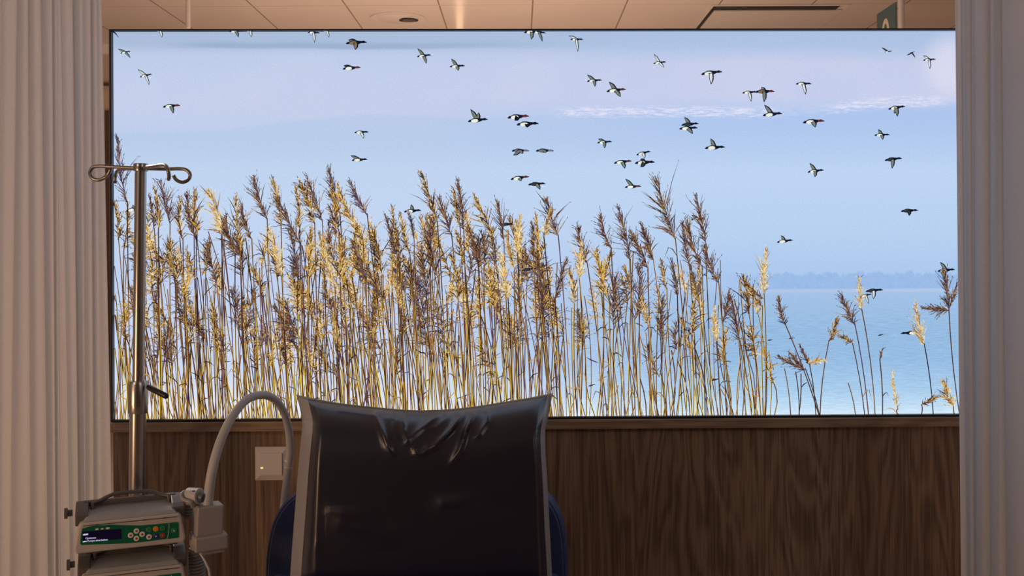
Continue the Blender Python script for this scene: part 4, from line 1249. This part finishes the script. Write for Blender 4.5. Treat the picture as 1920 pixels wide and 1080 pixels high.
cc = empty('coiled_cable', P(362, 1080, 1.93) * 1.0)
tag(cc, 'grey spiral cable hanging below the boxy connector beside the pumps', 'cable')
pts = helix(P(369, 1026, 1.93), P(371, 1240, 1.93), .0135, 36, .0024)
MB().tube(pts, .0026, 8).build('coil', M_CONN, cc, smooth=60)
pts = helix(P(357, 945, 1.93), P(353, 972, 1.93), .0075, 5, .003)
MB().tube(pts, .0030, 8).build('coil', M_CONN, cc, smooth=60)
tub = arc_pts([P(375, 1037, 1.90), P(381, 1046, 1.895), P(388, 1060, 1.89), P(394, 1085, 1.89), P(400, 1200, 1.9), Vector((P(402, 1000, 1.9).x, 1.9, 0.006)), Vector((P(402, 1000, 1.9).x + .2, 1.85, 0.006))], 8)
tag(MB().tube(tub, .0024, 10).build('infusion_tube', M_HOSE, smooth=60, org=(P(402, 1000, 1.9).x, 1.9, 0)), 'thin plain tube running down beside the spiral cable', 'tube')

# ------------------------------------------------------------------ flexible hose with boxy connector
YB = 1.88
cn_c = P(396, 972, YB)
hs = empty('flexible_hose', P(396, 1030, YB), 0)
tag(hs, 'thick pale grey hose arching from a boxy connector over and down behind the chair', 'hose')
yaw = radians(30)
RB = Matrix.Translation(P(391, 972.5, YB + .02)) @ Matrix.Rotation(yaw, 4, 'Z')
hgt = 55 * YB / F
mb = MB(); mb.hexa([RB @ Vector(p) for p in ((-.027, -.020, -hgt / 2), (.023, -.020, -hgt / 2), (.023, .022, -hgt / 2), (-.027, .022, -hgt / 2))],
                   [RB @ Vector(p) for p in ((-.024, -.020, hgt / 2), (.025, -.020, hgt / 2), (.025, .022, hgt / 2), (-.024, .022, hgt / 2))])
mb.build('connector_body', M_CONN, hs, bevel=0.003, seg=3)
mb = MB(); mb.box((.0, 0, -hgt / 2 - .013), (.062, .056, .029), 0, RB)
mb.build('connector_collar', M_CONN, hs, bevel=0.004, seg=3)
mb = MB(); mb.box((.004, 0, -hgt / 2 - .031), (.044, .040, .008), 0, RB)
mb.build('connector_lip', M_CONN, hs, bevel=0.002)
hp = [(389.5, 946, 1.90), (392, 922, 1.90), (396.5, 890, 1.90), (404, 857, 1.91), (417, 818, 1.93), (437, 779, 1.96), (462, 750, 2.00), (490, 740.5, 2.04), (514, 748, 2.08), (531, 770, 2.12), (541, 805, 2.155), (543.5, 840, 2.17), (541, 870, 2.175), (537, 905, 2.18), (532, 950, 2.18), (527, 1010, 2.18), (524, 1080, 2.18), (520, 1250, 2.18), (517, 1350, 2.18)]
path = arc_pts([P(*q) for q in hp], 7)
path += [Vector((path[-1].x, path[-1].y, 0.012))]
n = len(path)
rad = [0.0098 - 0.0016 * min(1, i / (n * 0.35)) for i in range(n)]
MB().tube(path, rad, 20).build('hose', M_HOSE, hs, smooth=70)
rg = MB()
for (x_, y_) in ((541.5, 862), (540, 874)):
    a = P(x_, y_, 2.175); b = P(x_ - .4, y_ + 3.0, 2.175)
    rg.tube([a, b], .0090, 20)
rg.build('hose_ring', M_SWITCH, hs, smooth=40)
MB().tube([P(388.5, 949, 1.90), P(390, 937, 1.90)], [.0082, .0092], 20).build('hose_sleeve', M_MIDP, hs, smooth=40)

# ------------------------------------------------------------------ blue treatment chair
YC = 2.04
SEAT_Z = 0.47
chx = P(781, 900, YC).x
ch = empty('treatment_chair', (chx, YC - 0.25, 0))
tag(ch, 'blue upholstered treatment chair with a rounded backrest behind the dark pillow', 'chair')
outl = [(491, 1150), (491, 1080), (495, 1030), (503, 992), (515, 965), (531, 944), (551, 928), (580, 912), (640, 898), (710, 890), (781, 888), (852, 890), (922, 898), (985, 911), (1012, 922), (1030, 935), (1044, 952), (1056, 978), (1063, 1010), (1067, 1060), (1068, 1150)]
pts = [P(x_, y_, YC) for x_, y_ in outl]
pts = arc_pts(pts, 4)
pts = [Vector((p.x, 0, p.z)) for p in pts] + [Vector((P(1066, 1150, YC).x, 0, SEAT_Z - 0.06)), Vector((P(493, 1150, YC).x, 0, SEAT_Z - 0.06))]
cz_ = sum(p.z for p in pts) / len(pts)
mb = MB()
rings = []
for off, sc_ in ((0.0, .955), (-.012, .982), (-.028, .997), (-.045, 1.0), (-.062, .997), (-.078, .982), (-.09, .955)):
    rings.append([Vector((chx + (p.x - chx) * sc_, YC + .09 + off, cz_ + (p.z - cz_) * sc_)) for p in pts])
n = len(pts)
allv = [p for r in rings for p in r]
fs = [tuple(range(n)), tuple(range((len(rings) - 1) * n + n - 1, (len(rings) - 1) * n - 1, -1))]
for i in range(len(rings) - 1):
    for k in range(n): fs.append((i * n + (k + 1) % n, i * n + k, (i + 1) * n + k, (i + 1) * n + (k + 1) % n))
mb.add(allv, fs); mb.build('backrest', M_BLUE, ch, smooth=50)
rim = [Vector((chx + (p.x - chx) * .972, YC + .008, cz_ + (p.z - cz_) * .972)) for p in pts[:-2]]
MB().tube(rim, .0022, 8).build('piping', M_BLUE, ch, smooth=60)
MB().box((chx, YC - .27, SEAT_Z - .065), (.60, .54, .13)).build('seat', M_BLUE, ch, bevel=0.03, seg=4)
MB().box((chx, YC - .25, .31), (.46, .50, .05)).build('seat_frame', M_CHROME, ch, bevel=0.004)
for sx in (-1, 1):
    for sy in (-1, 1):
        MB().tube([(chx + sx * .20, YC - .25 + sy * .20, .30), (chx + sx * .24, YC - .25 + sy * .24, .0)], .016, 16).build('leg', M_CHROME, ch, smooth=40)

# ------------------------------------------------------------------ dark vinyl pillow
YV = 1.87
LX = ([744, 756, 770, 784, 800, 816, 846, 876, 930, 981, 1066, 1150], [558.5, 562, 565.5, 568, 567.5, 566, 563, 560, 556, 552, 545.5, 541])
RX = ([741, 756, 770, 788, 802, 816, 846, 876, 930, 981, 1066, 1150], [1034, 1031, 1028.5, 1025, 1022, 1021, 1022, 1024, 1027, 1029, 1034, 1037])


def topy(x):
    return lerp1([557, 575, 600, 625, 660, 700, 726, 760, 790, 830, 867, 905, 937, 975, 1008, 1035], [743, 748, 753, 757, 761.5, 765.5, 768, 771, 772, 770.5, 767.5, 762.5, 757, 751, 746, 740], x)


Z_PB = SEAT_Z + 0.004
PY_B = CY + (CAM.z - Z_PB) / YV * F
# wrinkles: pixel polyline, height, width
WR = [([(702, 775), (716, 806), (727, 836), (735, 850)], .0085, 6.5), ([(752, 772), (757, 795), (759, 812), (766, 830)], .0085, 5.5),
      ([(832, 768), (806, 790), (776, 815), (758, 832)], .0075, 7.5), ([(872, 768), (846, 805), (816, 835), (800, 846)], .0085, 6),
      ([(893, 766), (874, 806), (862, 845), (845, 870)], .0080, 5.5), ([(914, 762), (914, 790), (900, 812), (888, 822)], .0065, 7),
      ([(730, 768), (741, 788), (738, 806), (745, 826)], .004, 6), ([(640, 764), (690, 775), (738, 786)], .005, 8), ([(777, 842), (779, 850), (790, 853), (800, 842), (803, 826)], .003, 4),
      ([(590, 757), (620, 764), (660, 770)], .004, 8), ([(840, 780), (820, 800), (790, 808)], .004, 9), ([(935, 758), (965, 756), (1000, 750)], .004, 8), ([(640, 980), (720, 1000), (800, 990)], .003, 22),
      ([(830, 945), (890, 935), (960, 948)], .003, 18), ([(620, 960), (700, 970)], .002, 14), ([(560, 1060), (600, 1010)], .002, 14)]


def seg_d(px, py, a, b):
    vx, vy = b[0] - a[0], b[1] - a[1]
    t = max(0, min(1, ((px - a[0]) * vx + (py - a[1]) * vy) / (vx * vx + vy * vy)))
    return sqrt((px - a[0] - vx * t) ** 2 + (py - a[1] - vy * t) ** 2), t


def wrinkle(px, py):
    h = 0.0
    for pl_, amp, wd in WR:
        if px < min(p[0] for p in pl_) - 30 or px > max(p[0] for p in pl_) + 30 or py < min(p[1] for p in pl_) - 30 or py > max(p[1] for p in pl_) + 30: continue
        best = 1e9; bt = 0
        for i in range(len(pl_) - 1):
            dd, t = seg_d(px, py, pl_[i], pl_[i + 1])
            if dd < best: best, bt = dd, (i + t) / (len(pl_) - 1)
        fade = min(1, 1.25 * (1 - bt) + 0.08)
        h += amp * fade * exp(-(best / (wd * 0.85)) ** 1.5)
    return h


def pillow_grid(front):
    NU, NV = (220, 200) if front else (40, 40)
    T = 0.105 if front else 0.034
    vs, fs = [], []
    for j in range(NV + 1):
        vv = (j / NV)
        vv = vv ** 1.25
        for i in range(NU + 1):
            uu = -1 + 2 * i / NU
            uu = math.copysign(1 - (1 - abs(uu)) ** 1.35, uu)
            # nominal row between the curved top edge and the bottom
            yc_ = 742 + (PY_B - 742) * vv
            xl = lerp1(LX[0], LX[1], yc_); xr = lerp1(RX[0], RX[1], yc_)
            px = (xl + xr) / 2 + (xr - xl) / 2 * uu
            ty = topy(px)
            py = ty + (PY_B - ty) * vv
            wl_ = (0.15 + 0.05 * vv) if uu < 0 else (0.085 + 0.02 * vv)
            e = sin(min(1.0, (1 - abs(uu)) / wl_) * pi / 2) ** 0.9 if front else max(0, 1 - abs(uu) ** 7.0) ** 0.5
            vt = min(1, vv / 0.55); vb = min(1, (1 - vv) / 0.15)
            g = (1 - (1 - vt) ** 5.0) ** 0.62 * (1 - (1 - vb) ** 3) ** 0.6
            corner = 1 - 0.55 * exp(-((1 - abs(uu)) / 0.10) ** 2 - (vv / 0.10) ** 2)
            th_ = T * e * g * corner
            if front: th_ += 1.5 * wrinkle(px, py) * min(1, e * 2) * min(1, vv * 30)
            p = P(px, py, YV)
            lean_ = 0.10 * (p.z - Z_PB) / 0.36       # leans back on the chair
            y = YV + 0.105 + lean_ * 0.3 + (-th_ if front else th_)
            # keep the outline where it is seen: slide along the sight line
            vs.append(CAM + (p - CAM) * (y / YV))
    for j in range(NV):
        for i in range(NU):
            a = j * (NU + 1) + i
            fs.append((a, a + 1, a + NU + 2, a + NU + 1) if not front else (a, a + NU + 1, a + NU + 2, a + 1))
    return vs, fs


vs, fs = pillow_grid(True)
zmin = min(p.z for p in vs)
pil = empty('pillow', (chx, YV, SEAT_Z))
tag(pil, 'large dark navy vinyl pillow with creased top and pointed corners', 'pillow')
NUF = 220
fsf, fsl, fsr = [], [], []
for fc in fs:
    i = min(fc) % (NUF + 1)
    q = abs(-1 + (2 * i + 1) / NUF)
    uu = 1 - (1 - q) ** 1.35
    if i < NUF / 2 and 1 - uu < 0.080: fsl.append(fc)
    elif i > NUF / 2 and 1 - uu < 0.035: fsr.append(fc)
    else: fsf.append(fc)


def sub(faces):
    idx = {}
    for fc in faces:
        for k in fc: idx.setdefault(k, len(idx))
    inv = sorted(idx, key=idx.get)
    return MB().add([vs[k] for k in inv], [tuple(idx[k] for k in fc) for fc in faces])


sub(fsf).build('front_cover', M_VINYL, pil, smooth=80)
for q in (fsl, fsr): sub(q).build('lit_side_strip', M_SIDELIT, pil, smooth=80)['label'] = 'pillow side strip, grey lightened for the picture glow'
vs, fs = pillow_grid(False)
MB().add(vs, fs).build('back_cover', M_SEAM, pil, smooth=80)
# welded seam flange round the top and the sides
mb = MB(); path_i, path_o = [], []
for y_ in (1100, 1030, 960, 900, 850, 816, 800, 785, 770, 757):
    xl = lerp1(LX[0], LX[1], y_); path_i.append((xl + 1.0, y_)); path_o.append((xl - (1.0 if y_ > 790 else 2.0), y_))
path_i.append((570, 754)); path_o.append((555.5, 740))
for x_ in range(590, 1010, 20):
    path_i.append((x_, topy(x_) + 1.5)); path_o.append((x_, topy(x_) - 2.5 - 2.0 * exp(-(x_ - 570) / 40.0)))
path_i.append((1026, 748)); path_o.append((1036, 737))
for y_ in (757, 770, 785, 800, 816, 850, 900, 960, 1030, 1100):
    xr = lerp1(RX[0], RX[1], y_); path_i.append((xr - 1.0, y_)); path_o.append((xr + (1.0 if y_ > 790 else 2.0), y_))


def ppt(px, py, dy):
    p = P(px, py, YV); y = YV + 0.105 + 0.03 * (p.z - Z_PB) / 0.36 + dy
    return CAM + (p - CAM) * (y / YV)


vs = []
for (a, b) in zip(path_i, path_o):
    vs += [ppt(a[0], a[1], -.0012), ppt(b[0], b[1], -.0008), ppt(b[0], b[1], .0010), ppt(a[0], a[1], .0014)]
fs = []
for i in range(len(path_i) - 1):
    for k in range(4):
        fs.append((4 * i + k, 4 * i + (k + 1) % 4, 4 * i + 4 + (k + 1) % 4, 4 * i + 4 + k))
mb.add(vs, fs); mb.build('seam_flange', M_SEAM, pil, smooth=40)
